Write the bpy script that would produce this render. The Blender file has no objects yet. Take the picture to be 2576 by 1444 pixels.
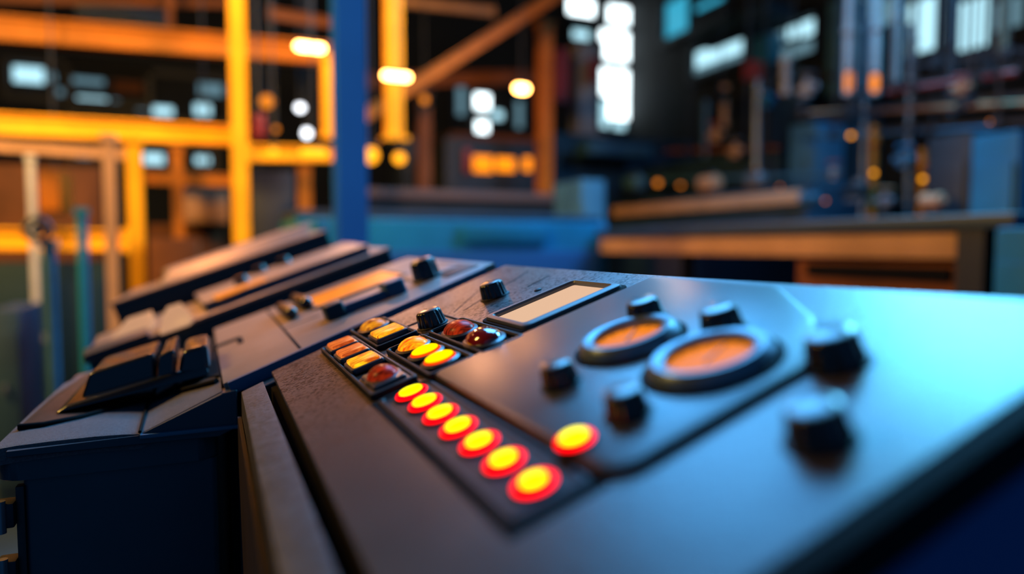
import bpy, bmesh, math, random
from mathutils import Vector, Matrix
random.seed(7)
C = bpy.context.scene.collection

# ------------------------------------------------------------------ frame
# World: X = across the desk (away from the operator), Y = along the desk, Z up, metres.
F = 1736.0
TH = math.atan(104 / 1736.0)
PHI = math.radians(19.367)                     # slope of the desk
AZ = math.radians(23.553)                      # camera heading, from +Y towards +X
CAM = Vector((-0.1678, -0.5509, 1.35))
Z0 = 1.2815

def ray(px, py):
    x = px - 1288; y = 722 - py
    c, s = math.cos(TH), math.sin(TH)
    f = F * c + y * s; u = -F * s + y * c
    return Vector((x * math.cos(AZ) + f * math.sin(AZ), -x * math.sin(AZ) + f * math.cos(AZ), u))
def at_y(px, py, Y):
    d = ray(px, py); return CAM + d * ((Y - CAM.y) / d.y)
def at_x(px, py, X):
    d = ray(px, py); return CAM + d * ((X - CAM.x) / d.x)
NV = Vector((-math.sin(PHI), 0, math.cos(PHI))); AV = Vector((math.cos(PHI), 0, math.sin(PHI)))
def P(a, b, h=0.0):                            # desk coordinates in cm -> world
    a, b, h = a / 100, b / 100, h / 100
    return Vector((a * math.cos(PHI) - h * math.sin(PHI), b, Z0 + a * math.sin(PHI) + h * math.cos(PHI)))
def W(x, b, z):                                # plain cm, z relative to the desk datum
    return Vector((x / 100, b / 100, Z0 + z / 100))
def pl(px, py, h=0.0):
    d = ray(px, py); o = Vector((0, 0, Z0)) + NV * (h / 100)
    p = CAM + d * ((o - CAM).dot(NV) / d.dot(NV)) - Vector((0, 0, Z0))
    return p.dot(AV) * 100, p.y * 100
ROT = Matrix.Rotation(-PHI, 4, 'Y')            # local z -> desk normal
def depth(p): 
    d = p - CAM; return d.x * math.sin(AZ) + d.y * math.cos(AZ)

# ------------------------------------------------------------------ materials
def nodes(name):
    m = bpy.data.materials.new(name); m.use_nodes = True
    nt = m.node_tree; b = nt.nodes['Principled BSDF']
    return m, nt, b
def mat(name, col, rough=0.5, metal=0.0, spec=0.5, var=0.0, vscale=8.0, bump=0.0, bscale=60.0, coat=0.0, col2=None, specks=0.0, spscale=300.0, rvar=0.0):
    m, nt, b = nodes(name); N = nt.nodes; L = nt.links
    b.inputs['Base Color'].default_value = (*col, 1); b.inputs['Roughness'].default_value = rough
    b.inputs['Metallic'].default_value = metal; b.inputs['Coat Weight'].default_value = coat
    b.inputs['Coat Roughness'].default_value = 0.08; b.inputs['Specular IOR Level'].default_value = spec
    tc = N.new('ShaderNodeNewGeometry')
    out = None
    if var or col2:
        n = N.new('ShaderNodeTexNoise'); n.inputs['Scale'].default_value = vscale; n.inputs['Detail'].default_value = 6; n.inputs['Roughness'].default_value = 0.6
        L.new(tc.outputs['Position'], n.inputs['Vector'])
        r = N.new('ShaderNodeValToRGB'); r.color_ramp.elements[0].position = 0.35; r.color_ramp.elements[1].position = 0.68
        c2 = col2 or tuple(c * (1 - var) for c in col)
        r.color_ramp.elements[0].color = (*c2, 1); r.color_ramp.elements[1].color = (*col, 1)
        L.new(n.outputs['Fac'], r.inputs['Fac']); out = r.outputs['Color']
        if rvar:
            mr = N.new('ShaderNodeMapRange'); mr.inputs['To Min'].default_value = rough - rvar; mr.inputs['To Max'].default_value = rough + rvar
            L.new(n.outputs['Fac'], mr.inputs['Value']); L.new(mr.outputs['Result'], b.inputs['Roughness'])
    if specks:
        v = N.new('ShaderNodeTexNoise'); v.inputs['Scale'].default_value = spscale; v.inputs['Detail'].default_value = 3; v.inputs['Distortion'].default_value = 0.6
        mp = N.new('ShaderNodeMapping'); mp.inputs['Scale'].default_value = (0.45, 1.0, 1.0)
        L.new(tc.outputs['Position'], mp.inputs['Vector']); L.new(mp.outputs['Vector'], v.inputs['Vector'])
        v2 = N.new('ShaderNodeTexNoise'); v2.inputs['Scale'].default_value = 22; v2.inputs['Detail'].default_value = 3
        L.new(tc.outputs['Position'], v2.inputs['Vector'])
        ad = N.new('ShaderNodeMath'); ad.operation = 'MULTIPLY_ADD'; ad.inputs[1].default_value = 0.35
        L.new(v2.outputs['Fac'], ad.inputs[0]); L.new(v.outputs['Fac'], ad.inputs[2])
        r2 = N.new('ShaderNodeValToRGB'); r2.color_ramp.elements[0].position = 0.70; r2.color_ramp.elements[1].position = 0.725
        r2.color_ramp.elements[0].color = (0, 0, 0, 1); r2.color_ramp.elements[1].color = (specks,) * 3 + (1,)
        L.new(ad.outputs[0], r2.inputs['Fac'])
        sp = N.new('ShaderNodeSeparateXYZ'); L.new(tc.outputs['Position'], sp.inputs['Vector'])
        my = N.new('ShaderNodeMapRange'); my.inputs['From Min'].default_value = -0.24; my.inputs['From Max'].default_value = -0.07   # worn around the switches only
        L.new(sp.outputs['Y'], my.inputs['Value'])
        mm = N.new('ShaderNodeMath'); mm.operation = 'MULTIPLY'; L.new(r2.outputs['Color'], mm.inputs[0]); L.new(my.outputs['Result'], mm.inputs[1])
        mx = N.new('ShaderNodeMixRGB'); mx.inputs['Color1'].default_value = (*col, 1); mx.inputs['Color2'].default_value = (0.006, 0.006, 0.009, 1)
        if out: L.new(out, mx.inputs['Color1'])
        L.new(mm.outputs[0], mx.inputs['Fac']); out = mx.outputs['Color']
        ms = N.new('ShaderNodeMapRange'); ms.inputs['To Min'].default_value = 0.5; ms.inputs['To Max'].default_value = 0.02
        L.new(mm.outputs[0], ms.inputs['Value']); L.new(ms.outputs['Result'], b.inputs['Specular IOR Level'])
    if out: L.new(out, b.inputs['Base Color'])
    if bump:
        n2 = N.new('ShaderNodeTexNoise'); n2.inputs['Scale'].default_value = bscale; n2.inputs['Detail'].default_value = 7
        L.new(tc.outputs['Position'], n2.inputs['Vector'])
        bp = N.new('ShaderNodeBump'); bp.inputs['Strength'].default_value = bump; bp.inputs['Distance'].default_value = 0.001
        L.new(n2.outputs['Fac'], bp.inputs['Height']); L.new(bp.outputs['Normal'], b.inputs['Normal'])
    return m
def emi(name, col, strength, streak=None, spec=0.05):
    m, nt, b = nodes(name); N = nt.nodes; L = nt.links
    b.inputs['Base Color'].default_value = (*[min(1, c) * 0.03 for c in col], 1); b.inputs['Roughness'].default_value = 0.3; b.inputs['Specular IOR Level'].default_value = spec
    b.inputs['Emission Color'].default_value = (*col, 1); b.inputs['Emission Strength'].default_value = strength
    if streak:
        tc = N.new('ShaderNodeNewGeometry'); mp = N.new('ShaderNodeMapping'); mp.inputs['Scale'].default_value = (25, 140, 60)
        n = N.new('ShaderNodeTexNoise'); n.inputs['Scale'].default_value = 2.2; n.inputs['Detail'].default_value = 4; n.inputs['Distortion'].default_value = 1.2
        r = N.new('ShaderNodeValToRGB'); r.color_ramp.elements[0].position = 0.38; r.color_ramp.elements[1].position = 0.66
        r.color_ramp.elements[0].color = (*streak, 1); r.color_ramp.elements[1].color = (*col, 1)
        L.new(tc.outputs['Position'], mp.inputs['Vector']); L.new(mp.outputs['Vector'], n.inputs['Vector'])
        L.new(n.outputs['Fac'], r.inputs['Fac']); L.new(r.outputs['Color'], b.inputs['Emission Color'])
    return m
M = {}
M['panel'] = mat('worn_grey_panel', (0.085, 0.070, 0.072), 0.34, 0.05, col2=(0.050, 0.046, 0.050), vscale=9, bump=0.35, bscale=420, specks=0.92, spscale=520, rvar=0.05)
M['panel_smooth'] = mat('satin_grey_plate', (0.062, 0.062, 0.068), 0.34, 0.05, col2=(0.045, 0.046, 0.055), vscale=14, bump=0.12, bscale=300)
M['plate'] = mat('tan_grey_plate', (0.20, 0.15, 0.135), 0.45, 0.1, col2=(0.14, 0.105, 0.095), vscale=16, bump=0.2, bscale=500)
M['nose'] = mat('speckled_grey_plastic', (0.12, 0.105, 0.115), 0.55, 0.0, spec=0.3, col2=(0.07, 0.06, 0.07), vscale=500, bump=0.6, bscale=1400)
M['nose_inset'] = mat('brown_worn_inlay', (0.060, 0.028, 0.020), 0.5, 0.0, spec=0.2, col2=(0.028, 0.015, 0.012), vscale=60, bump=0.3, bscale=300)
M['wood'] = mat('dark_grained_rail', (0.085, 0.078, 0.085), 0.5, 0.1, col2=(0.035, 0.033, 0.037), vscale=120, bump=0.8, bscale=260)
M['bluedark'] = mat('dark_blue_enamel', (0.010, 0.028, 0.042), 0.45, 0.0, spec=0.25)
M['bluedge'] = mat('blue_edge_enamel', (0.02, 0.085, 0.17), 0.45, 0.0, spec=0.3)
M['body'] = mat('navy_cabinet_paint', (0.028, 0.050, 0.072), 0.45, 0.0, var=0.4, vscale=4)
M['reddark'] = mat('dark_maroon_board', (0.022, 0.010, 0.012), 0.5, 0.0, var=0.5, vscale=20)
M['black'] = mat('black_gap', (0.003, 0.003, 0.004), 0.8, spec=0.08)
M['frame'] = mat('black_switch_frame', (0.006, 0.007, 0.010), 0.5, 0.0, spec=0.18)
M['greyframe'] = mat('grey_switch_frame', (0.045, 0.048, 0.058), 0.3, 0.2, bump=0.2, bscale=300)
M['knob'] = mat('black_gloss_knob', (0.006, 0.009, 0.013), 0.26, 0.0, coat=0.25)
M['knobcap'] = mat('brown_knob_cap', (0.07, 0.045, 0.035), 0.3, 0.3, coat=0.3)
M['chrome'] = mat('steel_bezel', (0.14, 0.20, 0.25), 0.34, 0.4)
M['bezel'] = mat('grey_display_bezel', (0.07, 0.08, 0.10), 0.42, 0.0, spec=0.35)
M['led_ring'] = emi('red_led_ring', (1.0, 0.0, 0.003), 4.0, spec=0)
M['led_core'] = emi('yellow_led_core', (1.0, 0.88, 0.0), 3.4, spec=0)
M['oval_core'] = emi('amber_button_core', (1.0, 0.60, 0.0), 1.9, spec=0)
M['oval_ring'] = emi('orange_red_button_rim', (1.0, 0.06, 0.003), 1.3, spec=0)
M['btn_orange'] = emi('orange_streaked_cap', (1.0, 0.22, 0.03), 1.0, streak=(0.42, 0.05, 0.008))
M['btn_amber'] = emi('amber_streaked_cap', (1.0, 0.50, 0.01), 1.5, streak=(0.42, 0.06, 0.004))
M['btn_red'] = mat('dark_red_lens', (0.26, 0.012, 0.016), 0.12, 0.0, coat=1.0)
M['btn_redglow'] = emi('glowing_red_lens', (0.95, 0.06, 0.01), 0.45, streak=(0.12, 0.006, 0.004))
M['btn_redorange'] = emi('glowing_orange_lens', (1.0, 0.42, 0.005), 1.5, streak=(0.60, 0.05, 0.003))
M['btn_amberdome'] = emi('glowing_amber_dome', (1.0, 0.36, 0.01), 1.0, streak=(0.25, 0.04, 0.01))
M['screen'] = emi('cream_lit_display', (0.80, 0.50, 0.32), 1.0, spec=0)
M['meter'] = emi('orange_meter_dial', (0.95, 0.24, 0.008), 1.0, spec=0.01)
M['orange_screen'] = emi('orange_lit_screen', (1.0, 0.30, 0.02), 1.1, streak=(0.75, 0.16, 0.02))
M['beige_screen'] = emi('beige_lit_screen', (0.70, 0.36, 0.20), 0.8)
M['needle'] = mat('needle_dark', (0.02, 0.015, 0.01), 0.5)
# hall
M['yellow'] = mat('yellow_structural_paint', (0.95, 0.42, 0.012), 0.45, 0.0, spec=0.15, var=0.25, vscale=3)
M['orange'] = mat('orange_structural_paint', (0.48, 0.145, 0.012), 0.5, 0.0, spec=0.15, var=0.3, vscale=3)
M['tan'] = mat('tan_primer', (0.50, 0.27, 0.15), 0.55, 0.0, spec=0.15, var=0.3, vscale=3)
M['brown'] = mat('rusty_brown_steel', (0.16, 0.05, 0.015), 0.6, 0.0, spec=0.15, var=0.4, vscale=3)
M['blue'] = mat('blue_pole_paint', (0.012, 0.20, 0.80), 0.5, 0.0, var=0.1, vscale=2)
M['bluegrey'] = mat('blue_grey_machine_paint', (0.045, 0.15, 0.24), 0.5, 0.1, var=0.4, vscale=3)
M['cyan'] = mat('teal_machine_paint', (0.010, 0.17, 0.33), 0.45, 0.0, spec=0.15, var=0.3, vscale=2)
M['steel'] = mat('dull_steel', (0.22, 0.25, 0.28), 0.4, 0.6, var=0.4, vscale=6)
M['pale'] = mat('pale_lagging', (0.46, 0.43, 0.42), 0.5, 0.1, var=0.35, vscale=4)
M['dark'] = mat('dark_machine_steel', (0.018, 0.022, 0.03), 0.5, 0.3, var=0.4, vscale=4)
M['darkblue'] = mat('dark_blue_machine', (0.012, 0.04, 0.075), 0.5, 0.1, var=0.4, vscale=3)
M['red'] = mat('red_hose_paint', (0.35, 0.03, 0.02), 0.5, 0.0, var=0.3, vscale=4)
M['wall'] = mat('dark_hall_cladding', (0.009, 0.013, 0.018), 0.9, 0.0, var=0.5, vscale=1.2)
M['dull'] = mat('dull_grey_brown', (0.10, 0.065, 0.06), 0.6, 0.0, spec=0.2)
M['deepteal'] = mat('deep_teal_paint', (0.004, 0.02, 0.03), 0.6, 0.0, spec=0.2)
M['skirtblue'] = mat('deep_blue_skirt', (0.012, 0.075, 0.22), 0.6, 0.0, spec=0.2)
M['floor'] = mat('sealed_concrete', (0.035, 0.055, 0.075), 0.35, 0.0, var=0.4, vscale=1.5)
M['win_hot'] = emi('daylit_pane_bright', (0.80, 0.95, 1.0), 4.0)
M['win_mid'] = emi('daylit_pane_cool', (0.42, 0.74, 0.86), 1.5)
M['win_dim'] = emi('daylit_pane_dim', (0.22, 0.42, 0.52), 0.55)
M['win_cyan'] = emi('daylit_pane_cyan', (0.05, 0.50, 0.75), 0.8)
M['lamp_hot'] = emi('sodium_tube', (1.0, 0.42, 0.10), 34.0)
M['lamp_white'] = emi('white_work_light', (0.9, 0.93, 1.0), 5.0)
M['lamp_orange'] = emi('amber_work_light', (1.0, 0.36, 0.01), 2.6)
M['lamp_amber'] = emi('dim_amber_light', (1.0, 0.27, 0.015), 1.3)
M['glow'] = emi('furnace_glow', (1.0, 0.26, 0.005), 1.7)

# ------------------------------------------------------------------ mesh helpers
def box_v(bm, co, bevel=0.0, seg=2):
    """co: 8 corners, bottom loop then top loop"""
    v = [bm.verts.new(c) for c in co]
    fs = [(3, 2, 1, 0), (4, 5, 6, 7), (0, 1, 5, 4), (1, 2, 6, 5), (2, 3, 7, 6), (3, 0, 4, 7)]
    faces = [bm.faces.new([v[i] for i in f]) for f in fs]
    if bevel:
        es = {e for f in faces for e in f.edges}
        bmesh.ops.bevel(bm, geom=list(es), offset=bevel, segments=seg, affect='EDGES', profile=0.6)
def prism(bm, bottom, top, bevel=0.0, seg=2):
    n = len(bottom)
    b = [bm.verts.new(c) for c in bottom]; t = [bm.verts.new(c) for c in top]
    fs = [bm.faces.new(b[::-1]), bm.faces.new(t)]
    for i in range(n):
        fs.append(bm.faces.new((b[i], b[(i + 1) % n], t[(i + 1) % n], t[i])))
    if bevel:
        es = {e for f in fs for e in f.edges}
        bmesh.ops.bevel(bm, geom=list(es), offset=bevel, segments=seg, affect='EDGES', profile=0.6)
def dbox(bm, a0, a1, b0, b1, h0, h1, bevel=0.0, seg=2, f=P):
    box_v(bm, [f(a0, b0, h0), f(a1, b0, h0), f(a1, b1, h0), f(a0, b1, h0), f(a0, b0, h1), f(a1, b0, h1), f(a1, b1, h1), f(a0, b1, h1)], bevel, seg)
def wbox(bm, x0, x1, y0, y1, z0, z1, bevel=0.0):
    dbox(bm, x0, x1, y0, y1, z0, z1, bevel, 2, f=lambda a, b, c: Vector((a, b, c)))
def rrect(a0, a1, b0, b1, r, n=5):
    pts = []
    for cx, cy, s in ((a1 - r, b1 - r, 0), (a0 + r, b1 - r, 1), (a0 + r, b0 + r, 2), (a1 - r, b0 + r, 3)):
        for i in range(n + 1):
            t = math.pi / 2 * (s + i / n); pts.append((cx + r * math.cos(t), cy + r * math.sin(t)))
    return pts
def loft(bm, rings, cap0=True, cap1=True):
    vs = [[bm.verts.new(c) for c in r] for r in rings]
    n = len(vs[0])
    for k in range(len(vs) - 1):
        for i in range(n):
            bm.faces.new((vs[k][i], vs[k][(i + 1) % n], vs[k + 1][(i + 1) % n], vs[k + 1][i]))
    if cap0: bm.faces.new(vs[0][::-1])
    if cap1: bm.faces.new(vs[-1])
def rframe(bm, a0, a1, b0, b1, ia0, ia1, ib0, ib1, h0, h1, r=0.4, ir=0.2, f=P, ch=0.12):
    o = lambda d, h: [f(a, b, h) for a, b in rrect(a0 + d, a1 - d, b0 + d, b1 - d, max(r - d, .02))]
    i = lambda d, h: [f(a, b, h) for a, b in rrect(ia0 - d, ia1 + d, ib0 - d, ib1 + d, ir + d)]
    loft(bm, [i(0, h0), o(0, h0), o(0, h1 - ch), o(ch * .3, h1 - ch * .3), o(ch, h1), i(ch, h1), i(0, h1 - ch), i(0, h0)], False, False)
    bmesh.ops.remove_doubles(bm, verts=bm.verts, dist=1e-7)
def rplate(bm, a0, a1, b0, b1, h0, h1, r=0.4, f=P, ch=0.1):
    o = lambda d, h: [f(a, b, h) for a, b in rrect(a0 + d, a1 - d, b0 + d, b1 - d, max(r - d, .02))]
    loft(bm, [o(0, h0), o(0, h1 - ch), o(ch * .3, h1 - ch * .3), o(ch, h1)])
def lathe(bm, prof, n=40, sx=1.0, sy=1.0, flute=0, famp=0.0, fr=None, M_=None):
    rings = []
    for k, (r, z) in enumerate(prof):
        am = famp if (fr is None or k in fr) else 0
        rings.append([Vector(((r - am * (0.5 + 0.5 * math.cos(flute * 2 * math.pi * i / n))) * sx * math.cos(2 * math.pi * i / n),
                              (r - am * (0.5 + 0.5 * math.cos(flute * 2 * math.pi * i / n))) * sy * math.sin(2 * math.pi * i / n), z)) for i in range(n)])
    if M_: rings = [[M_ @ v for v in r] for r in rings]
    loft(bm, rings)
def tube(bm, p0, p1, r, n=20, r1=None):
    d = (p1 - p0); z = d.normalized(); x = z.orthogonal().normalized(); y = z.cross(x)
    r1 = r if r1 is None else r1
    R = lambda p, rr: [p + (x * math.cos(2 * math.pi * i / n) + y * math.sin(2 * math.pi * i / n)) * rr for i in range(n)]
    loft(bm, [R(p0, r), R(p1, r1)])
def pathtube(bm, pts, r, n=16):
    rings = []
    up = Vector((0, 0, 1))
    for i, p in enumerate(pts):
        d = (pts[min(i + 1, len(pts) - 1)] - pts[max(i - 1, 0)]).normalized()
        x = d.cross(up); x = x.normalized() if x.length > .05 else d.orthogonal().normalized(); y = d.cross(x)
        rings.append([p + (x * math.cos(2 * math.pi * k / n) + y * math.sin(2 * math.pi * k / n)) * r for k in range(n)])
    loft(bm, rings)
def ibeam(bm, p0, p1, w, h, side, t=0.12):
    """I section from p0 to p1; 'side' = horizontal-ish unit vector of flange width; h along the third axis"""
    z = (p1 - p0).normalized(); x = (side - z * side.dot(z)).normalized(); y = z.cross(x)
    tf = h * t; tw = w * 0.14
    prof = [(-w / 2, -h / 2), (w / 2, -h / 2), (w / 2, -h / 2 + tf), (tw, -h / 2 + tf), (tw, h / 2 - tf), (w / 2, h / 2 - tf), (w / 2, h / 2), (-w / 2, h / 2),
            (-w / 2, h / 2 - tf), (-tw, h / 2 - tf), (-tw, -h / 2 + tf), (-w / 2, -h / 2 + tf)]
    R = lambda p: [p + x * u + y * v for u, v in prof]
    loft(bm, [R(p0), R(p1)])

def link(name, bm, m, parent=None, sharp=32, loc=None, kind=None):
    bmesh.ops.recalc_face_normals(bm, faces=bm.faces)
    if loc is not None:
        for v in bm.verts: v.co -= loc
    me = bpy.data.meshes.new(name); bm.to_mesh(me); bm.free()
    for p in me.polygons: p.use_smooth = True
    me.set_sharp_from_angle(angle=math.radians(sharp))
    me.materials.append(m)
    o = bpy.data.objects.new(name, me); C.objects.link(o)
    if parent: o.parent = parent
    elif loc is not None: o.location = loc
    if kind: o['kind'] = kind
    return o
def build(name, fn, m, parent=None, loc=None, **k):
    bm = bmesh.new(); fn(bm); return link(name, bm, m, parent, loc=loc, **k)
def thing(name, label, cat, loc, group=None):
    o = bpy.data.objects.new(name, None); C.objects.link(o); o.empty_display_size = 0.05
    o.location = loc; tag(o, label, cat, group); return o
def tag(o, label, cat, group=None):
    o['label'] = label; o['category'] = cat
    if group: o['group'] = group
    return o
def part(root, name, fn, m, label=None, **k):
    """mesh written in world coordinates, stored relative to its root's base"""
    o = build(name, fn, m, root, loc=root.location, **k)
    if label: o['label'] = label
    return o
def place(root, o, a, b, h):
    o.parent = root; o.location = P(a, b, h) - root.location; o.rotation_euler = ROT.to_euler(); return o
def dup(o, parent):
    c = o.copy(); C.objects.link(c); c.parent = parent
    for ch in o.children: dup(ch, c)
    return c

# ================================================================== MAIN DESK
desk = thing('control_desk', 'near sloping grey control desk with red lamps, round dials and black knobs', 'control desk', Vector((0.0, -0.15, 0)))
def f(bm):      # worn top plate: slightly skewed far edge
    lo = [(-12.9, -42.0), (14.2, -42.0), (14.2, 16.0), (-12.9, 8.9)]
    prism(bm, [P(a, b, -1.0) for a, b in lo], [P(a, b, 0) for a, b in lo], 0.0018, 3)
part(desk, 'top_plate', f, M['panel'])
def f(bm):      # carcass
    prof = [(-12.2, -5.6), (13.2, 3.2), (13.2, -126), (-12.2, -126)]
    prism(bm, [W(x, -41.5, z) for x, z in prof], [W(x, 8.4, z) for x, z in prof])
part(desk, 'carcass', f, M['black'])
def f(bm):      # front board with rough top, stands proud of the plate's edge
    t = lambda b: [P(-15.7, b, -0.35), P(-13.75, b, -0.2), W(-13.1, b, -128), W(-14.75, b, -128)]
    prism(bm, t(-42.4), t(7.2), 0.0012, 2)
part(desk, 'front_board', f, M['wood'])
def f(bm):      # dark facing below the board's top
    wbox(bm, -0.1505, -0.1476, -0.43, 0.066, 0.02, Z0 - 0.075)
part(desk, 'kick_panel', f, M['reddark'], 'dark maroon facing below the front board')
def f(bm):
    prism(bm, [P(-13.4, -42.9, -1.5), P(14.6, -42.9, -1.5), P(14.6, -42.05, -1.5), P(-13.4, -42.05, -1.5)],
              [P(-13.4, -42.9, -.05), P(14.6, -42.9, -.05), P(14.6, -42.05, .0), P(-13.4, -42.05, .0)], 0.002, 3)
part(desk, 'end_trim', f, M['black'], 'black rubber trim on the end of the desk')
def f(bm):
    lo = [(-12.4, -6.2), (13.6, 2.9), (13.6, -126), (-12.4, -126)]
    prism(bm, [W(x, -42.6, z) for x, z in lo], [W(x, -41.6, z) for x, z in lo], .001, 1)
part(desk, 'end_panel', f, M['skirtblue'], 'deep blue panel closing the end of the desk')
def f(bm):      # raised plate with the two dials
    lo = rrect(-4.4, 6, -35.0, -20, 1.3)[12:18] + [(6.0, -34.7), (9.6, -31.4), (12.6, -26.5), (12.9, -25.8), (13.0, -14.4), (12.6, -13.9), (-3.9, -13.9), (-4.4, -14.3)]
    cx, cy = 4.0, -24.0
    o = lambda d, h: [P(a - d * (1 if a > cx else -1), b - d * (1 if b > cy else -1), h) for a, b in lo]
    loft(bm, [o(0, 0), o(0, .26), o(.06, .36), o(.2, .42)])
plate = part(desk, 'dial_plate', f, M['panel_smooth'])

def knob_bms(r, h, flutes=16, taper=0.9):
    b1 = bmesh.new()
    lathe(b1, [(r * .98, 0), (r, h * .06), (r * taper, h * .80), (r * taper * .97, h * .90), (r * taper * .88, h * .97), (r * taper * .80, h)], 96, flute=flutes, famp=r * .08, fr=(1, 2, 3))
    b2 = bmesh.new(); lathe(b2, [(r * .74, h * .96), (r * .73, h * 1.03), (r * .62, h * 1.06), (r * .1, h * 1.065)], 40)
    b3 = bmesh.new(); lathe(b3, [(r * 1.12, 0), (r * 1.12, h * .05), (r * 1.04, h * .09)], 48)
    b4 = bmesh.new(); wbox(b4, -r * .04, r * .04, r * .2, r * .72, h * 1.05, h * 1.09)
    return b1, b2, b3, b4
def make_knob(root, a, b, h0, r, h, flutes=16, taper=0.9):
    b1, b2, b3, b4 = knob_bms(r / 100, h / 100, flutes, taper)
    k = link('knob', b1, M['knob'], sharp=50); place(root, k, a, b, h0)
    link('knob_cap', b2, M['knobcap'], k); link('skirt', b3, M['frame'], k); link('pointer', b4, M['greyframe'], k)
    return k
k1 = make_knob(desk, 0.35, 1.0, 0, 1.22, 1.35)
for a, b, h0, s in ((6.9, 2.2, 0, 1.0),):
    k = dup(k1, desk); place(desk, k, a, b, h0)
k3 = make_knob(desk, *pl(1628, 806, .42), .42, 1.12, 1.25, 10, .86)
for a, b, h0, s in ((*pl(1820, 833, .42), .42, 1.0), (*pl(2105, 915, 0), 0, 1.08), (*pl(2066, 1108, 0), 0, 1.0), (*pl(1412, 965, .42), .42, .86), (*pl(1580, 1042, .42), .42, .86)):
    k = dup(k3, desk); place(desk, k, a, b, h0); k.scale = (s, s, s)

# display
dsp = part(desk, 'display', lambda bm: rframe(bm, 2.9, 11.3, -12.7, -5.0, 3.5, 10.85, -11.6, -5.75, 0, 0.42, .7, .25, ch=.15), M['bezel'])
build('screen', lambda bm: dbox(bm, 3.45, 10.9, -11.65, -5.7, -0.02, 0.06), M['screen'], dsp, loc=desk.location)
def f(bm):
    rframe(bm, 2.6, 11.6, -13.0, -4.7, 3.0, 11.2, -12.6, -5.1, 0, 0.16, .8, .6, ch=.05)
build('gasket', f, M['black'], dsp, loc=desk.location)

# dials
def ring_prof(bm, ro, ri, h):
    n = 64
    prof = [(ri, 0), (ro, 0), (ro, h * .35), (ro * .96, h * .7), (ro * .88, h), (ri * 1.12, h), (ri * 1.02, h * .85), (ri, h * .6), (ri, 0)]
    loft(bm, [[Vector((r * math.cos(2 * math.pi * i / n), r * math.sin(2 * math.pi * i / n), z)) for i in range(n)] for r, z in prof], False, False)
    bmesh.ops.remove_doubles(bm, verts=bm.verts, dist=1e-7)
def make_dial(a, b, ro, ri, ang):
    bm = bmesh.new(); ring_prof(bm, ro / 100, ri / 100, .0070)
    d = link('dial', bm, M['chrome'], sharp=40); place(desk, d, a, b, .42)
    bm = bmesh.new(); lathe(bm, [(ri / 100 * 1.01, .0002), (ri / 100 * 1.01, .0022)], 48); link('dial_face', bm, M['meter'], d)
    bm = bmesh.new(); lathe(bm, [(ro / 100 * 1.12, 0), (ro / 100 * 1.12, .0008)], 48); link('dial_seat', bm, M['black'], d)
    bm = bmesh.new(); c, s = math.cos(ang), math.sin(ang)
    box_v(bm, [Vector((x * c - y * s, x * s + y * c, z)) for z in (.0026, .0032) for x, y in ((-.0006, -.004), (.0006, -.004), (.0002, .015), (-.0002, .015))])
    link('needle', bm, M['needle'], d)
    bm = bmesh.new()
    for i in range(11):
        t = ang + math.pi * (i - 5) / 7; r0, r1 = ri / 100 * .80, ri / 100 * .94
        c, s = math.cos(t), math.sin(t)
        box_v(bm, [Vector((x * c - y * s, x * s + y * c, z)) for z in (.0022, .0024) for x, y in ((-.0003, r0), (.0003, r0), (.0003, r1), (-.0003, r1))])
    link('scale_marking', bm, M['needle'], d)
    return d
make_dial(3.9, -24.2, 2.75, 1.85, -0.9)
make_dial(3.7, -30.9, 2.85, 1.95, -1.2)

# row of seven lit lamps in their dark trough
strip = part(desk, 'lamp_trough', lambda bm: rframe(bm, -8.2, -4.7, -34.2, -13.6, -7.8, -5.0, -33.8, -14.0, 0, 0.16, .5, .3, ch=.1), M['frame'])
build('trough_floor', lambda bm: dbox(bm, -7.9, -4.9, -33.9, -13.9, 0.01, .05), M['frame'], strip, loc=desk.location)
for a_, w_ in ((-4.56, .22), (-8.35, .16)):
    part(desk, 'trough_gap', lambda bm: dbox(bm, a_ - w_, a_ + w_, -34.4, -13.6, -.02, .05), M['black'])
part(desk, 'trough_gap', lambda bm: dbox(bm, -8.5, -4.4, -34.8, -34.2, -.02, .05), M['black'])
def make_lamp(r):
    bm = bmesh.new(); lathe(bm, [(r * 1.16, 0), (r * 1.16, .0010), (r * 1.03, .0014)], 48); h = link('indicator_lamp', bm, M['frame'])
    bm = bmesh.new(); lathe(bm, [(r, .0008), (r, .0018), (r * .93, .0025), (r * .78, .0031), (r * .50, .0034)], 48); link('lens_rim', bm, M['led_ring'], h)
    bm = bmesh.new(); lathe(bm, [(r * .56, .0033), (r * .54, .0037), (r * .40, .0040), (r * .05, .0042)], 40); link('lens_core', bm, M['led_core'], h)
    return h
lamp0 = make_lamp(.0097)
for i in range(7):
    l = lamp0 if i == 0 else dup(lamp0, desk)
    place(desk, l, -6.3, -15.4 - 2.84 * i, .04); s = 1.0 - .022 * i; l.scale = (s, s, s)
    for ch in l.children:
        if ch.name.startswith('lens_core'): ch.scale = (1.26 - .045 * i,) * 2 + (1,)
l = dup(lamp0, desk); place(desk, l, *pl(1440, 1086, .9), .42); l.scale = (.80, .80, .9)

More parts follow.
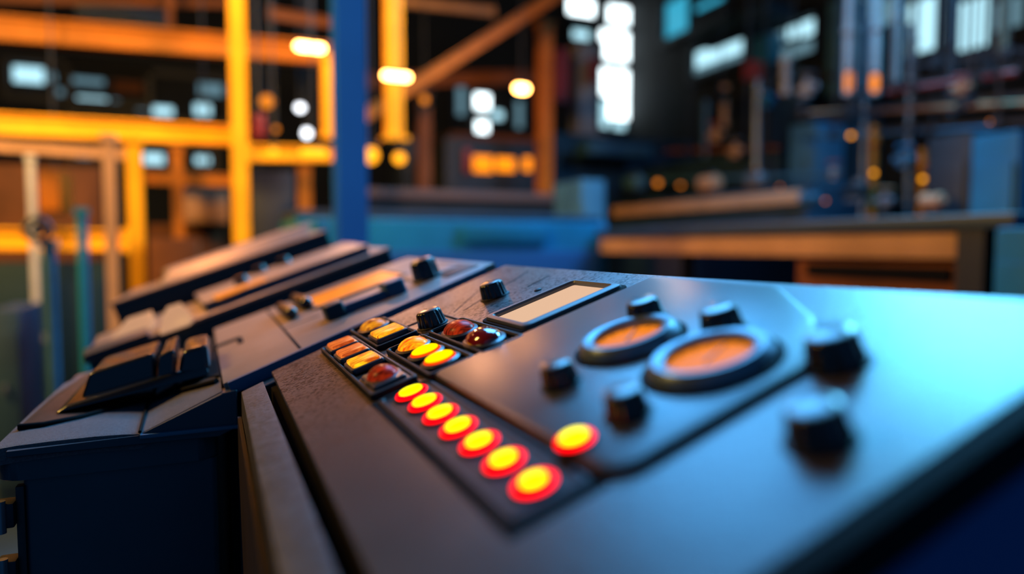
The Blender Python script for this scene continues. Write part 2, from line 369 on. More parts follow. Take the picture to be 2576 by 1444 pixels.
# push button blocks
def block(a0, a1, b0, b1, h=.45):
    o = part(desk, 'switch_block', lambda bm: rframe(bm, a0, a1, b0, b1, a0 + .3, a1 - .3, b0 + .4, b1 - .4, 0, h, .35, .2, ch=.12), M['frame'])
    build('block_floor', lambda bm: dbox(bm, a0 + .2, a1 - .2, b0 + .2, b1 - .2, .0, .12), M['black'], o, loc=desk.location)
    return o
def rect_button(blk, a, b, wa, wb, m, h=.75):
    o = build('push_button', lambda bm: rplate(bm, a - wa / 2 - .22, a + wa / 2 + .22, b - wb / 2 - .35, b + wb / 2 + .35, .2, h - .15, .3, ch=.12), M['greyframe'], blk, loc=desk.location)
    build('button_cap', lambda bm: rplate(bm, a - wa / 2, a + wa / 2, b - wb / 2, b + wb / 2, h - .16, h + .08, .25, ch=.14), m, blk, loc=desk.location)
    return o
def oval_button(blk, a, b, ra, rb, m, h=.35, dome=.5, rim=None):
    def g(bm):
        mt = Matrix.Translation(P(a, b, 0)) @ ROT
        lathe(bm, [(1.18, h * .3 / 100), (1.18, (h + .02) / 100), (1.02, (h + .12) / 100)], 48, ra * .01, rb * .01, M_=mt)
    o = build('button_seat', g, M['greyframe'], blk, loc=desk.location)
    def g2(bm):
        mt = Matrix.Translation(P(a, b, 0)) @ ROT
        pr = [(1, h / 100)] + [(math.cos(t), (h + dome * math.sin(t)) / 100) for t in (0.15, .45, .8, 1.1, 1.35, 1.5)]
        if rim: pr = pr[:4]
        lathe(bm, pr, 48, ra * .01, rb * .01, M_=mt)
    build('button_cap', g2, rim or m, blk, loc=desk.location, sharp=60)
    if rim:
        def g3(bm):
            mt = Matrix.Translation(P(a, b, 0)) @ ROT
            lathe(bm, [(.84, (h + dome * .5) / 100)] + [(math.cos(t), (h + .02 + dome * math.sin(t)) / 100) for t in (0.62, .8, 1.1, 1.35, 1.5)], 48, ra * .01, rb * .01, M_=mt)
        build('button_glow', g3, m, blk, loc=desk.location, sharp=60)
    return o
b1 = block(-8.35, -5.15, -13.2, 8.2)
rect_button(b1, -6.75, 5.6, 2.1, 2.6, M['btn_orange']); rect_button(b1, -6.75, 1.0, 2.1, 2.7, M['btn_orange'])
rect_button(b1, -6.75, -3.9, 2.1, 2.8, M['btn_amber']); 
rect_button(b1, -6.75, -10.2, 2.3, 4.2, M['greyframe'], .5)
oval_button(b1, -6.75, -10.2, 1.05, 1.5, M['btn_redglow'], .5, .75)
b2 = block(-4.95, -1.35, -0.6, 11.6)
oval_button(b2, -3.2, 8.2, 1.25, 1.7, M['btn_amberdome'], .45, .7); rect_button(b2, -3.2, 2.4, 2.4, 3.0, M['btn_amber'], .85)
b3 = block(-4.75, -1.45, -14.3, -2.6)
oval_button(b3, -3.15, -5.2, 1.15, 1.45, M['btn_redorange'], .4, .7)
oval_button(b3, -3.15, -8.6, 1.15, 1.3, M['oval_core'], .4, .5, rim=M['oval_ring']); oval_button(b3, -3.15, -11.9, 1.15, 1.3, M['oval_core'], .4, .5, rim=M['oval_ring'])
b4 = block(-1.1, 2.1, -14.6, -2.4)
oval_button(b4, 0.35, -6.2, 1.15, 1.8, M['btn_redglow'], .4, .75); oval_button(b4, 0.3, -11.4, 1.2, 1.9, M['btn_red'], .4, .8)
# scored lines / loose plate round the first knob and the groove between the switch blocks and the dial plate
part(desk, 'knob_surround', lambda bm: rframe(bm, -1.3, 2.2, -2.2, 4.6, -1.12, 2.02, -1.95, 4.35, 0, .10, .3, .2, ch=.04), M['frame'])
def f(bm):
    for a0, b0, a1, b1_ in ((3.6, 1.8, 13.0, 7.4), (2.9, 2.6, 9.5, 9.8), (9.5, 0.6, 12.4, 1.6)):
        n = 14; pts = []
        for i in range(n + 1):
            t = i / n; pts.append(P(a0 + (a1 - a0) * t + random.uniform(-.05, .05), b0 + (b1_ - b0) * t + random.uniform(-.12, .12), .0))
        pathtube(bm, pts, .00035, 6)
part(desk, 'scratch', f, M['black'])
part(desk, 'screw_head', lambda bm: lathe(bm, [(.0032, 0), (.0032, .0008), (.002, .0014)], 24, M_=Matrix.Translation(P(9.2, -2.2, 0)) @ ROT), M['frame'])

# ================================================================== SECOND DESK (same run, beyond the channel)
d2 = thing('control_desk', 'second desk section with an orange lit screen, a dark pull handle and one black knob', 'control desk', Vector((0.0, 0.35, 0)))
seam = lambda a: 12.4 + (a + 12.9) * (7.1 / 27.1)
def f(bm):      # top plate
    lo = [(-17.0, seam(-17)), (14.4, seam(14.4)), (14.4, 58), (-17.6, 57.5)]
    prism(bm, [P(a, b, -0.9) for a, b in lo], [P(a, b, .15) for a, b in lo], 0.0015, 2)
part(d2, 'top_plate', f, M['plate'])
def f(bm):      # channel between the two desks
    lo = [(-15.6, seam(-15.6) - 3.4), (14.6, seam(14.6) - 3.4), (14.6, seam(14.6) + 1), (-15.6, seam(-15.6) + 1)]
    prism(bm, [P(a, b, -3.2) for a, b in lo], [P(a, b, -.95) for a, b in lo], .0008, 1)
part(d2, 'seam_channel', f, M['bluedark'], 'dark blue channel along the joint between desks')
def f(bm):
    lo = [(-16.6, seam(-16.6) - 1.0), (12.6, seam(12.6) - 1.0), (12.6, seam(12.6) - .35), (-16.6, seam(-16.6) - .35)]
    prism(bm, [P(a, b, -.96) for a, b in lo], [P(a, b, .22) for a, b in lo], .0012, 2)
part(d2, 'seam_rail', f, M['bluedge'], 'blue raised rail along the joint')
def f(bm):      # body under the plate, reaching further towards the operator
    prof = [(-15.6, -7.0), (13.4, 3.0), (13.4, -126), (-15.6, -126)]
    prism(bm, [W(x, 12.6, z) for x, z in prof], [W(x, 57, z) for x, z in prof])
part(d2, 'carcass', f, M['black'])
def f(bm):      # grooves in the plate
    for q in (((-9.6, 56), (-9.2, 13.6)), ((-9.5, 38.5), (4, 38.5)),):
        (a0, b0), (a1, b1_) = q; w = .16
        if abs(a0 - a1) < 1: dbox(bm, a0 - w, a0 + w, b1_, b0, .1, .17)
    dbox(bm, -9.4, -5.2, 30.2, 30.7, .1, .17)
part(d2, 'plate_groove', f, M['black'])
def f(bm):
    dbox(bm, -17.7, -14.4, 36.0, 38.4, .1, .2); dbox(bm, -14.9, -14.2, 32.0, 37.0, .1, .2)
part(d2, 'latch_slot', f, M['black'])
so = part(d2, 'screen', lambda bm: rframe(bm, -4.9, 8.6, 36.4, 52.5, -4.2, 7.9, 37.4, 51.5, .1, .45, .8, .4, ch=.12), M['plate'])
build('screen_glass', lambda bm: dbox(bm, -4.4, 8.1, 37.2, 51.7, .12, .30), M['orange_screen'], so, loc=d2.location)
ha, hb = pl(852, 800, .15), pl(992, 738, .15); hbm = (ha[1] + hb[1]) / 2
def f(bm):
    rplate(bm, ha[0] + .5, hb[0] - .5, hbm - .5, hbm + 1.6, .1, 1.15, .4, ch=.2)
hd = part(d2, 'pull_handle', f, M['bluedge'])
build('handle_end', lambda bm: rplate(bm, ha[0] - 1.1, ha[0] + 1.1, hbm - 1.1, hbm + 2.6, .1, 1.8, .5, ch=.3), M['bluedark'], hd, loc=d2.location)
build('handle_end', lambda bm: rplate(bm, hb[0] - 1.2, hb[0] + 1.2, hbm - 1.0, hbm + 2.8, .1, 1.8, .5, ch=.3), M['bluedge'], hd, loc=d2.location)
def cap(a0, b0, a1, b1_, r):
    def g(bm):
        p0, p1 = P(a0, b0, r + .1), P(a1, b1_, r + .1); d = (p1 - p0).normalized()
        z = d; x = z.orthogonal().normalized(); y = z.cross(x); rr = r / 100; rings = []
        for t in (-1, -.8, -.5, 0): rings.append((p0 + d * rr * t, rr * math.sqrt(max(0.02, 1 - t * t))))
        for t in (0, .5, .8, 1): rings.append((p1 + d * rr * t, rr * math.sqrt(max(0.02, 1 - t * t))))
        loft(bm, [[p + (x * math.cos(2 * math.pi * i / 24) + y * math.sin(2 * math.pi * i / 24)) * q for i in range(24)] for p, q in rings])
    return g
part(d2, 'toggle', cap(-5.6, 50, -5.2, 40, .85), M['knob'], sharp=70)
part(d2, 'toggle', cap(-8.0, 46, -7.7, 36, .8), M['knobcap'], sharp=70)
kb = make_knob(d2, *pl(1076, 700, .15), .15, 1.7, 2.4, 12, .92)
part(d2, 'knob_recess', lambda bm: rplate(bm, 9.0, 13.2, 21.5, 36.5, .1, .24, .4, ch=.05), M['nose_inset'], 'dark brown inset plate beside the knob')
part(d2, 'knob_seat', lambda bm: rplate(bm, 6.6, 12.4, 26.5, 36.0, .12, .34, .9, ch=.1), M['plate'])

# nose of the second desk (arm rest with the black grip)
nose = thing('armrest_console', 'low rounded armrest console with navy body and brown inlay, carrying the black grip', 'console', Vector((-0.24, 0.25, 0)))
prof = lambda x: -9.0 if x < -22.7 else -9.0 + (x + 22.7) * (3.2 / 6.7)
def shell(bm):
    xs = [-33.3, -32.9, -31.5, -29, -26, -24, -22.7, -20.5, -18.5, -16.2]
    dz = [-.9, -.15, 0, .1, .15, .1, 0, 0, 0, 0]
    rows = []
    for bb, dd, ins in ((10.35, -.5, .25), (10.5, -.12, .08), (10.9, 0, 0), (24, 0.05, 0), (38, 0.05, .2), (48, 0, 2.2), (50, -.2, 3.0)):
        rows.append((bb, dd, ins))
    n = len(xs)
    for (bb, dd, ins) in rows: pass
    vs = [[bm.verts.new(W(x + (ins if x < -28 else 0), bb, prof(x) + z + dd)) for x, z in zip(xs, dz)] for bb, dd, ins in rows]
    vb = [[bm.verts.new(W(x + (ins if x < -28 else 0), bb, min(prof(x) + z + dd - .9, -9.9 if x < -22 else 99))) for x, z in zip(xs, dz)] for bb, dd, ins in rows]
    R = len(rows)
    for i in range(R - 1):
        for j in range(n - 1):
            bm.faces.new((vs[i][j], vs[i][j + 1], vs[i + 1][j + 1], vs[i + 1][j])); bm.faces.new((vb[i][j], vb[i + 1][j], vb[i + 1][j + 1], vb[i][j + 1]))
        bm.faces.new((vs[i][0], vs[i + 1][0], vb[i + 1][0], vb[i][0])); bm.faces.new((vs[i][-1], vb[i][-1], vb[i + 1][-1], vs[i + 1][-1]))
    for j in range(n - 1):
        bm.faces.new((vs[0][j], vb[0][j], vb[0][j + 1], vs[0][j + 1])); bm.faces.new((vs[-1][j], vs[-1][j + 1], vb[-1][j + 1], vb[-1][j]))
part(nose, 'top_shell', shell, M['nose'], sharp=50)
def f(bm):      # lip under the shell with rounded corner
    pts = rrect(-33.0, -16.6, 10.6, 50, 1.6)
    prism(bm, [W(x, y, -12.0) for x, y in pts], [W(x, y, -9.85) for x, y in pts], .0008, 1)
part(nose, 'lip', f, M['body'])
def f(bm):
    pts = rrect(-31.2, -16.7, 10.9, 49, .5)
    prism(bm, [W(x, y, -127) for x, y in pts], [W(x, y, -12.0) for x, y in pts])
part(nose, 'cabinet_body', f, M['body'])
def f(bm):      # knee of the end face: follows the nose profile
    cprof = [(-32.0, -9.35), (-22.8, -9.2), (-16.2, -6.1), (-14.95, -5.9), (-14.95, -9.2), (-16.5, -9.9), (-32.0, -9.9)]
    prism(bm, [W(x, 10.0, z) for x, z in cprof], [W(x, 12.2, z) for x, z in cprof], .0006, 1)
part(nose, 'end_cheek', f, M['body'])
def f(bm):
    prism(bm, [W(-22.6, 9.6, -9.35), W(-13.9, 9.6, -9.25), W(-13.9, 10.3, -9.25), W(-22.6, 10.3, -9.35)],
              [W(-22.6, 9.6, -9.0), W(-13.9, 9.6, -8.95), W(-13.9, 10.3, -8.95), W(-22.6, 10.3, -9.0)], .0006, 2)
part(nose, 'ledge_strip', f, M['bluegrey'], 'pale blue ledge strip on the end face')
part(nose, 'corner_strip', lambda bm: wbox(bm, -.3165, -.3105, .1065, .116, .03, Z0 - .125, .001), M['reddark'])
for i, z in enumerate((-14.6, -19.3)):
    h = part(nose, 'hinge', lambda bm: wbox(bm, -.3305, -.3165, .100, .118, Z0 + (z - 1.0) / 100, Z0 + (z + 1.0) / 100, .0015), M['dark'])
    build('hinge_pin', lambda bm: tube(bm, W(-32.5, 10.0, z - 1.3), W(-32.5, 10.0, z + 1.3), .0035, 16), M['steel'], h, loc=nose.location)
def inlay_pts():
    # groove edge sweeps from the front corner to the right-hand plate
    pts = [pl_nose(*q) for q in ((45, 1078), (110, 1072), (200, 1054), (300, 1028), (370, 1008), (450, 988), (545, 962))]
    back = [(-17.2, 34), (-18, 44), (-29.8, 45), (-31.6, 40), (-32.2, 30), (-32.4, 20)]
    return pts + back
def pl_nose(px, py):      # point of the nose surface seen there
    d = ray(px, py); lo, hi = 0.3, 1.4
    for _ in range(40):
        t = (lo + hi) / 2; p = CAM + d / F * t
        if (p.z - Z0) * 100 > prof(p.x * 100) + .1: lo = t
        else: hi = t
    return p.x * 100, p.y * 100
ip = inlay_pts()
def f(bm):
    def surf(q, dh): return W(q[0], q[1], prof(q[0]) + .16 + dh)
    # fan of quads from the groove edge to the back edge
    n = 14; m_ = 12
    def along(pts, t):
        L = [0]
        for a, b in zip(pts, pts[1:]): L.append(L[-1] + math.dist(a, b))
        s = t * L[-1]
        for i in range(len(pts) - 1):
            if s <= L[i + 1] + 1e-9:
                k = (s - L[i]) / max(1e-9, L[i + 1] - L[i]); return (pts[i][0] + (pts[i + 1][0] - pts[i][0]) * k, pts[i][1] + (pts[i + 1][1] - pts[i][1]) * k)
        return pts[-1]
    near = ip[:7]; far = [(-32.3, 22), (-32.2, 30), (-31.0, 44), (-24, 46), (-17.6, 44)]
    g = []
    for j in range(n + 1):
        a, b = along(near, j / n), along(far, j / n)
        g.append([(a[0] + (b[0] - a[0]) * i / m_, a[1] + (b[1] - a[1]) * i / m_) for i in range(m_ + 1)])
    t = [[bm.verts.new(surf(q, .12 if 0 < i < m_ and 0 < j < n else 0)) for i, q in enumerate(r)] for j, r in enumerate(g)]
    u = [[bm.verts.new(surf(q, -.6)) for q in r] for r in g]
    for j in range(n):
        for i in range(m_):
            bm.faces.new((t[j][i], t[j][i + 1], t[j + 1][i + 1], t[j + 1][i])); bm.faces.new((u[j][i], u[j + 1][i], u[j + 1][i + 1], u[j][i + 1]))
        bm.faces.new((t[j][0], t[j + 1][0], u[j + 1][0], u[j][0])); bm.faces.new((t[j][-1], u[j][-1], u[j + 1][-1], t[j + 1][-1]))
    for i in range(m_):
        bm.faces.new((t[0][i], u[0][i], u[0][i + 1], t[0][i + 1])); bm.faces.new((t[-1][i], t[-1][i + 1], u[-1][i + 1], u[-1][i]))
part(nose, 'inlay', f, M['nose_inset'], 'worn brown inlay behind the curved groove', sharp=40)
def f(bm):
    pathtube(bm, [W(x, y, prof(x) + .22) for x, y in ip[:7]], .0028, 10)
part(nose, 'groove_seal', f, M['black'], sharp=60)
def f(bm):
    a = pl_nose(372, 1012); b = pl_nose(352, 1088)
    pathtube(bm, [W(a[0], a[1], prof(a[0]) + .14), W(b[0], b[1], prof(b[0]) + .14)], .0014, 8)
part(nose, 'cover_joint', f, M['black'], sharp=60)

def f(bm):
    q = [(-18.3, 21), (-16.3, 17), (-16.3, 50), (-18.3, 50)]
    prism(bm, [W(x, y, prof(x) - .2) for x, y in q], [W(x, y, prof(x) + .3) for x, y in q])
part(nose, 'shade_strip', f, M['black'])  # black strip stands in for the shade between armrest and desk plate
# black grip lying on the armrest
grip = thing('hand_grip', 'bulky black hand grip with a glossy rounded end lying on the armrest console', 'hand grip', W(-24, 26, -8.6))
def grip_slab(bm, x0, x1, b0, b1, zb, zt0, zt1, inset, bev):
    co = [W(x0, b0, zb(x0)), W(x1, b0, zb(x1)), W(x1, b1, zb(x1)), W(x0, b1, zb(x0)),
          W(x0 + inset, b0 + inset * .8, zt0), W(x1 - inset * .3, b0 + inset * .8, zt1), W(x1 - inset * .3, b1 - inset, zt1), W(x0 + inset, b1 - inset, zt0)]
    box_v(bm, co, bev, 4)
zb = lambda x: prof(x) + .34
part(grip, 'base_pad', lambda bm: grip_slab(bm, -30.4, -17.2, 19.5, 37, zb, -8.1, -4.9, .8, .003), M['knob'])
part(grip, 'grip_body', lambda bm: grip_slab(bm, -28.8, -22.0, 22.0, 34, lambda x: zb(x) + .2, -5.6, -3.9, .8, .006), M['knob'])
part(grip, 'fin', lambda bm: grip_slab(bm, -22.2, -20.2, 20.6, 33, lambda x: zb(x) + .3, -4.0, -3.4, .5, .004), M['knob'])
part(grip, 'thumb_end', lambda bm: grip_slab(bm, -20.4, -17.0, 19.8, 31, lambda x: zb(x) + .3, -3.6, -3.0, .8, .008), M['knob'])

# ================================================================== THIRD DESK (raised, blue edged)
d3 = thing('control_desk', 'third desk section with bright blue stepped edge and orange-lit back corner', 'control desk', Vector((-0.05, 0.85, 0)))
def slab(bm, lo, h0, h1, bev=.0015): prism(bm, [P(a, b, h0) for a, b in lo], [P(a, b, h1) for a, b in lo], bev, 2)
part(d3, 'lower_plate', lambda bm: slab(bm, [(-35, 58.5), (13.6, 64.5), (13.6, 101), (-39, 101)], 1.6, 2.2), M['plate'])
part(d3, 'edge_band', lambda bm: slab(bm, [(-34.6, 59.0), (13.3, 65.0), (13.3, 100), (-38.4, 100)], -2.2, 1.58), M['bluedark'])
part(d3, 'upper_plate', lambda bm: slab(bm, [(-18.0, 66), (11.0, 68.5), (12.5, 102), (-20, 102)], 3.3, 3.7), M['plate'])
part(d3, 'blue_edge', lambda bm: slab(bm, [(-17.8, 66.5), (10.8, 69.0), (12.2, 101.5), (-19.8, 101.5)], 2.21, 3.28), M['bluedge'])
part(d3, 'carcass', lambda bm: prism(bm, [W(-30, 60, -127), W(12, 60, -127), W(12, 101, -127), W(-30, 101, -127)], [W(-31, 60, -14.5), W(12, 65, -1.2), W(12, 101, -1.2), W(-31, 101, -14.5)]), M['body'])
s3 = [(*pl(x, y, h), h) for x, y, h in ((268, 862, 2.5), (378, 825, 2.5), (382, 780, 4.8), (320, 800, 4.8))]
part(d3, 'beige_display', lambda bm: prism(bm, [P(a, b, 2.15) for a, b, h in s3], [P(a, b, h) for a, b, h in s3], .002, 2), M['beige_screen'])
part(d3, 'display_lip', lambda bm: prism(bm, *[[P(a, b, h) for a, b in [pl(x, y, 2.5) for x, y in ((212, 905), (375, 845), (372, 830), (215, 885))]] for h in (2.15, 3.0)], .002, 2), M['bluedark'])
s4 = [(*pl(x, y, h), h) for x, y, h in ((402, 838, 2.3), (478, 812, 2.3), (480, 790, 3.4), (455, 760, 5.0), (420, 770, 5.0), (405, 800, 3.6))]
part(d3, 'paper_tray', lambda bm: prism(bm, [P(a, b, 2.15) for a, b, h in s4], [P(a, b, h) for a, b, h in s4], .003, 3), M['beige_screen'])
for q in ((610, 712), (655, 685), (700, 660)):
    a, b = pl(*q, 3.7); b = min(b, 97); make_knob(d3, a, b, 3.7, 1.5, 1.3, 10, .8)
part(d3, 'lit_slot', lambda bm: prism(bm, *[[P(a, b, h) for a, b in [pl(x, y, 3.8) for x, y in ((535, 745), (660, 700), (672, 702), (545, 752))]] for h in (3.65, 3.85)], .0005, 1), M['orange_screen'])
# fourth desk
d4 = thing('control_desk', 'farthest desk section with orange-lit stepped top behind the blue edged one', 'control desk', Vector((-0.05, 1.25, 0)))
part(d4, 'edge_band', lambda bm: slab(bm, [(-35, 104), (10.5, 107), (10.5, 150), (-35, 150)], 1.0, 6.8), M['bluedark'])
part(d4, 'top_plate', lambda bm: slab(bm, [(-35.3, 103.6), (10.8, 106.6), (10.8, 151), (-35.3, 151)], 6.85, 7.3), M['plate'])
def f(bm):
    lo = [(-27, 118), (8, 120), (8, 150), (-27, 150)]
    prism(bm, [P(a, b, 7.3) for a, b in lo], [P(a + 3, b + 6, 9.8) if i < 2 else P(a - 2 * (i == 2), b, 10.0) for i, (a, b) in enumerate(lo)], .008, 3)
part(d4, 'raised_hood', f, M['plate'])
part(d4, 'carcass', lambda bm: prism(bm, [W(-28, 104, -127), W(10, 104, -127), W(10, 150, -127), W(-28, 150, -127)], [W(-33, 104, -11.5), W(9.5, 107, 3), W(9.5, 150, 3), W(-33, 150, -11.5)]), M['body'])
for q in ((430, 690), (520, 655)):
    a, b = pl(*q, 7.3)
    if 110 < b < 116: make_knob(d4, a, b, 7.3, 1.8, 1.6, 8, .8)

# ================================================================== HALL SHELL
YF, XR = 13.0, 8.6
build('floor', lambda bm: wbox(bm, -9, XR, -3, YF, -.1, 0), M['floor'], kind='structure')
build('wall_far', lambda bm: wbox(bm, -9, XR, YF, YF + .2, 0, 9), M['wall'], kind='structure')
build('wall_right', lambda bm: wbox(bm, XR, XR + .2, -3, YF, 0, 9), M['wall'], kind='structure')
build('wall_left', lambda bm: wbox(bm, -9.2, -9, -3, YF, 0, 9), M['wall'], kind='structure')
build('ceiling', lambda bm: wbox(bm, -9, XR, -3, YF, 9, 9.2), M['wall'], kind='structure')

WN = [0]
def window(panes, wall, framem='dark', m='win_mid'):
    """panes: pixel rects on a wall plane; the frame surrounds all of them, mullions between"""
    WN[0] += 1; nm = 'window_%d' % WN[0]
    pts = []
    for q in panes:
        x0, y0, x1, y1 = q[:4]
        if wall == 'far': p0, p1 = at_y(x0, (y0 + y1) / 2, YF), at_y(x1, (y0 + y1) / 2, YF)
        else: p0, p1 = at_x(x0, (y0 + y1) / 2, XR), at_x(x1, (y0 + y1) / 2, XR)
        xm = (x0 + x1) / 2
        zt = (at_y(xm, y0, YF) if wall == 'far' else at_x(xm, y0, XR)).z; zb_ = (at_y(xm, y1, YF) if wall == 'far' else at_x(xm, y1, XR)).z
        s = sorted((p0.x, p1.x)) if wall == 'far' else sorted((p0.y, p1.y))
        pts.append((s[0], s[1], zb_, zt, q[4] if len(q) > 4 else m))
    s0, s1 = min(p[0] for p in pts) - .15, max(p[1] for p in pts) + .15; z0, z1 = min(p[2] for p in pts) - .15, max(p[3] for p in pts) + .15
    def bxx(bm, a0, a1, z0_, z1_, d0, d1):
        if wall == 'far': wbox(bm, a0, a1, YF - d1, YF - d0, z0_, z1_)
        else: wbox(bm, XR - d1, XR - d0, a0, a1, z0_, z1_)
    fr = build(nm, lambda bm: [bxx(bm, s0, s1, z0, z0 + .1, 0, .12), bxx(bm, s0, s1, z1 - .1, z1, 0, .12), bxx(bm, s0, s0 + .1, z0 + .1, z1 - .1, 0, .12), bxx(bm, s1 - .1, s1, z0 + .1, z1 - .1, 0, .12)], M[framem], kind='structure')
    for a0, a1, zz0, zz1, mm in pts:
        build('window_pane', lambda bm: bxx(bm, a0, a1, zz0, zz1, .005, .04), M[mm], fr, kind='structure')
H_, I_, D_, Y_ = 'win_hot', 'win_mid', 'win_dim', 'win_cyan'
window([(1510, 180, 1640, 245), (1530, 245, 1585, 300), (1595, 245, 1635, 290), (1510, 255, 1528, 320, I_), (1540, 305, 1570, 325, I_), (1605, 295, 1635, 330)], 'far', m=H_)
window([(1510, 85, 1635, 110, H_), (1520, 112, 1625, 155, H_), (1440, 78, 1480, 98, I_)], 'far')
window([(1428, 0, 1495, 38), (1530, 22, 1640, 68)], 'far', m=H_)
window([(1702, 215, 1726, 262), (1706, 268, 1724, 292), (1708, 318, 1722, 338), (1704, 168, 1722, 184, D_)], 'far', m=H_)
window([(1195, 238, 1230, 275, H_), (1198, 305, 1226, 333, H_), (1238, 280, 1262, 300, I_), (1298, 255, 1312, 322, D_), (1150, 210, 1168, 290, D_)], 'far')
window([(35, 170, 110, 208, I_), (120, 185, 140, 205, D_), (180, 198, 262, 212, D_), (145, 225, 160, 240, D_), (285, 205, 360, 235, 'brown')], 'far')
window([(195, 246, 270, 268, I_), (280, 252, 300, 270, D_), (385, 270, 435, 290, I_), (345, 265, 370, 280, D_), (490, 264, 530, 290, I_), (500, 212, 560, 240, D_)], 'far')
window([(362, 388, 412, 412, I_), (492, 395, 528, 412, I_), (195, 378, 230, 398, D_)], 'far')
window([(1755, 110, 1875, 150, I_), (1752, 152, 1870, 166, D_)], 'right', m=I_)
window([(1945, 82, 1975, 112, D_), (1985, 68, 2010, 96, I_), (2020, 52, 2055, 88, I_), (1960, 115, 2050, 140, D_)], 'right')
window([(2290, 0, 2365, 128, I_), (2420, 0, 2485, 120, I_), (2500, 0, 2576, 70, D_)], 'right')
window([(1680, 0, 1730, 85, Y_), (1755, 0, 1830, 12, Y_)], 'right', m=Y_)
window([(1960, 165, 1990, 245, D_), (2130, 0, 2200, 60, D_), (2205, 0, 2260, 60, D_)], 'right')

# ------------------------------------------------------------------ hall furniture helpers
VX, VY, VZ = Vector((1, 0, 0)), Vector((0, 1, 0)), Vector((0, 0, 1))
def post(label, px0, px1, ytop, Y, m, bottom=None, name='steel_post', cat='post', group=None, base=True, round_=False):
    c0, c1 = at_y(px0, 400, Y), at_y(px1, 400, Y); w = c1.x - c0.x; xc = (c0.x + c1.x) / 2
    zt = at_y((px0 + px1) / 2, ytop, Y).z if ytop is not None else 8.8
    zb_ = 0.0 if bottom is None else at_y((px0 + px1) / 2, bottom, Y).z
    w *= .86
    t = thing(name, label, cat, Vector((xc, Y, zb_)), group)
    if round_: part(t, 'shaft', lambda bm: tube(bm, Vector((xc, Y, zb_)), Vector((xc, Y, zt)), w / 2, 24), M[m])
    else: part(t, 'shaft', lambda bm: ibeam(bm, Vector((xc, Y, zb_)), Vector((xc, Y, zt)), w, w * .9, VX), M[m])
    if base:
        part(t, 'base_plate', lambda bm: wbox(bm, xc - w * .8, xc + w * .8, Y - w * .8, Y + w * .8, zb_, zb_ + .03), M[m])
        part(t, 'cap_plate', lambda bm: wbox(bm, xc - w * .65, xc + w * .65, Y - w * .65, Y + w * .65, zt - .02, zt + .012), M[m])
    return t
def girder(label, pa, pb, thick, Y, m, name='steel_girder', cat='girder', group=None, Y2=None, box=False):
    p0, p1 = at_y(*pa, Y), at_y(*pb, Y if Y2 is None else Y2)
    d = depth((p0 + p1) / 2); h = thick * d / F * .85
    t = thing(name, label, cat, (p0 + p1) / 2, group)
    side = (p1 - p0).normalized().cross(VZ); side = side if side.length > .1 else VX
    if box: part(t, 'web', lambda bm: [tube(bm, p0, p1, h / 2, 20)], M[m])
    else: part(t, 'web', lambda bm: ibeam(bm, p0, p1, h * .6, h, side.normalized()), M[m])
    for p in (p0, p1):
        part(t, 'end_plate', lambda bm: wbox(bm, p.x - .015, p.x + .015, p.y - h * .4, p.y + h * .4, p.z - h * .6, p.z + h * .6), M[m])
    return t
def railx(label, pa, pb, thick, X, m, name='cable_tray', cat='cable tray', group=None, round_=False, rungs=True):
    p0, p1 = at_x(*pa, X), at_x(*pb, X); d = depth((p0 + p1) / 2); h = max(.02, thick * d / F * .8)
    t = thing(name, label, cat, (p0 + p1) / 2, group)
    if round_: part(t, 'pipe_run', lambda bm: tube(bm, p0, p1, h / 2, 20), M[m])
    else: part(t, 'side_rail', lambda bm: ibeam(bm, p0, p1, h * .4, h, VX), M[m])
    if rungs:
        part(t, 'bracket', lambda bm: box_v(bm, [Vector((X + sx, p0.y + (p1.y - p0.y) * .25 + sy, p0.z + (p1.z - p0.z) * .25 + sz)) for sz in (-h, h) for sx, sy in ((-h, -.03), (h, -.03), (h, .03), (-h, .03))]), M['dark'])
        part(t, 'bracket', lambda bm: box_v(bm, [Vector((X + sx, p0.y + (p1.y - p0.y) * .75 + sy, p0.z + (p1.z - p0.z) * .75 + sz)) for sz in (-h, h) for sx, sy in ((-h, -.03), (h, -.03), (h, .03), (-h, .03))]), M['dark'])
    hanger(t, X, p0.y + (p1.y - p0.y) * .25, p0.z + (p1.z - p0.z) * .25 + h); hanger(t, X, p0.y + (p1.y - p0.y) * .75, p0.z + (p1.z - p0.z) * .75 + h)
    return t
def pipe_v(label, px, wpx, ytop, ybot, X, m, name='vertical_pipe', cat='pipe', group=None, m2=None, split=None):
    p0, p1 = at_x(px, ytop, X), at_x(px, ybot, X)
    if ytop < 0: p0.z = 9.0
    if ybot > 415: p1.z = 0.0
    r = wpx * depth(at_x(px, 300, X)) / F / 2 * .85
    t = thing(name, label, cat, p1, group)
    part(t, 'pipe_length', lambda bm: tube(bm, p1, p0, r, 20), M[m])
    zz = [p1.z + (p0.z - p1.z) * k for k in (.08, .5, .95)]
    for z in zz: part(t, 'flange', lambda bm: tube(bm, Vector((p1.x, p1.y, z - .02)), Vector((p1.x, p1.y, z + .02)), r * 1.35, 20), M[m2 or m])
    return t
def hanger(t, x, y, z):
    part(t, 'hanger_rod', lambda bm: tube(bm, Vector((x, y, z)), Vector((x, y, 9.0)), .008, 8), M['dark'])
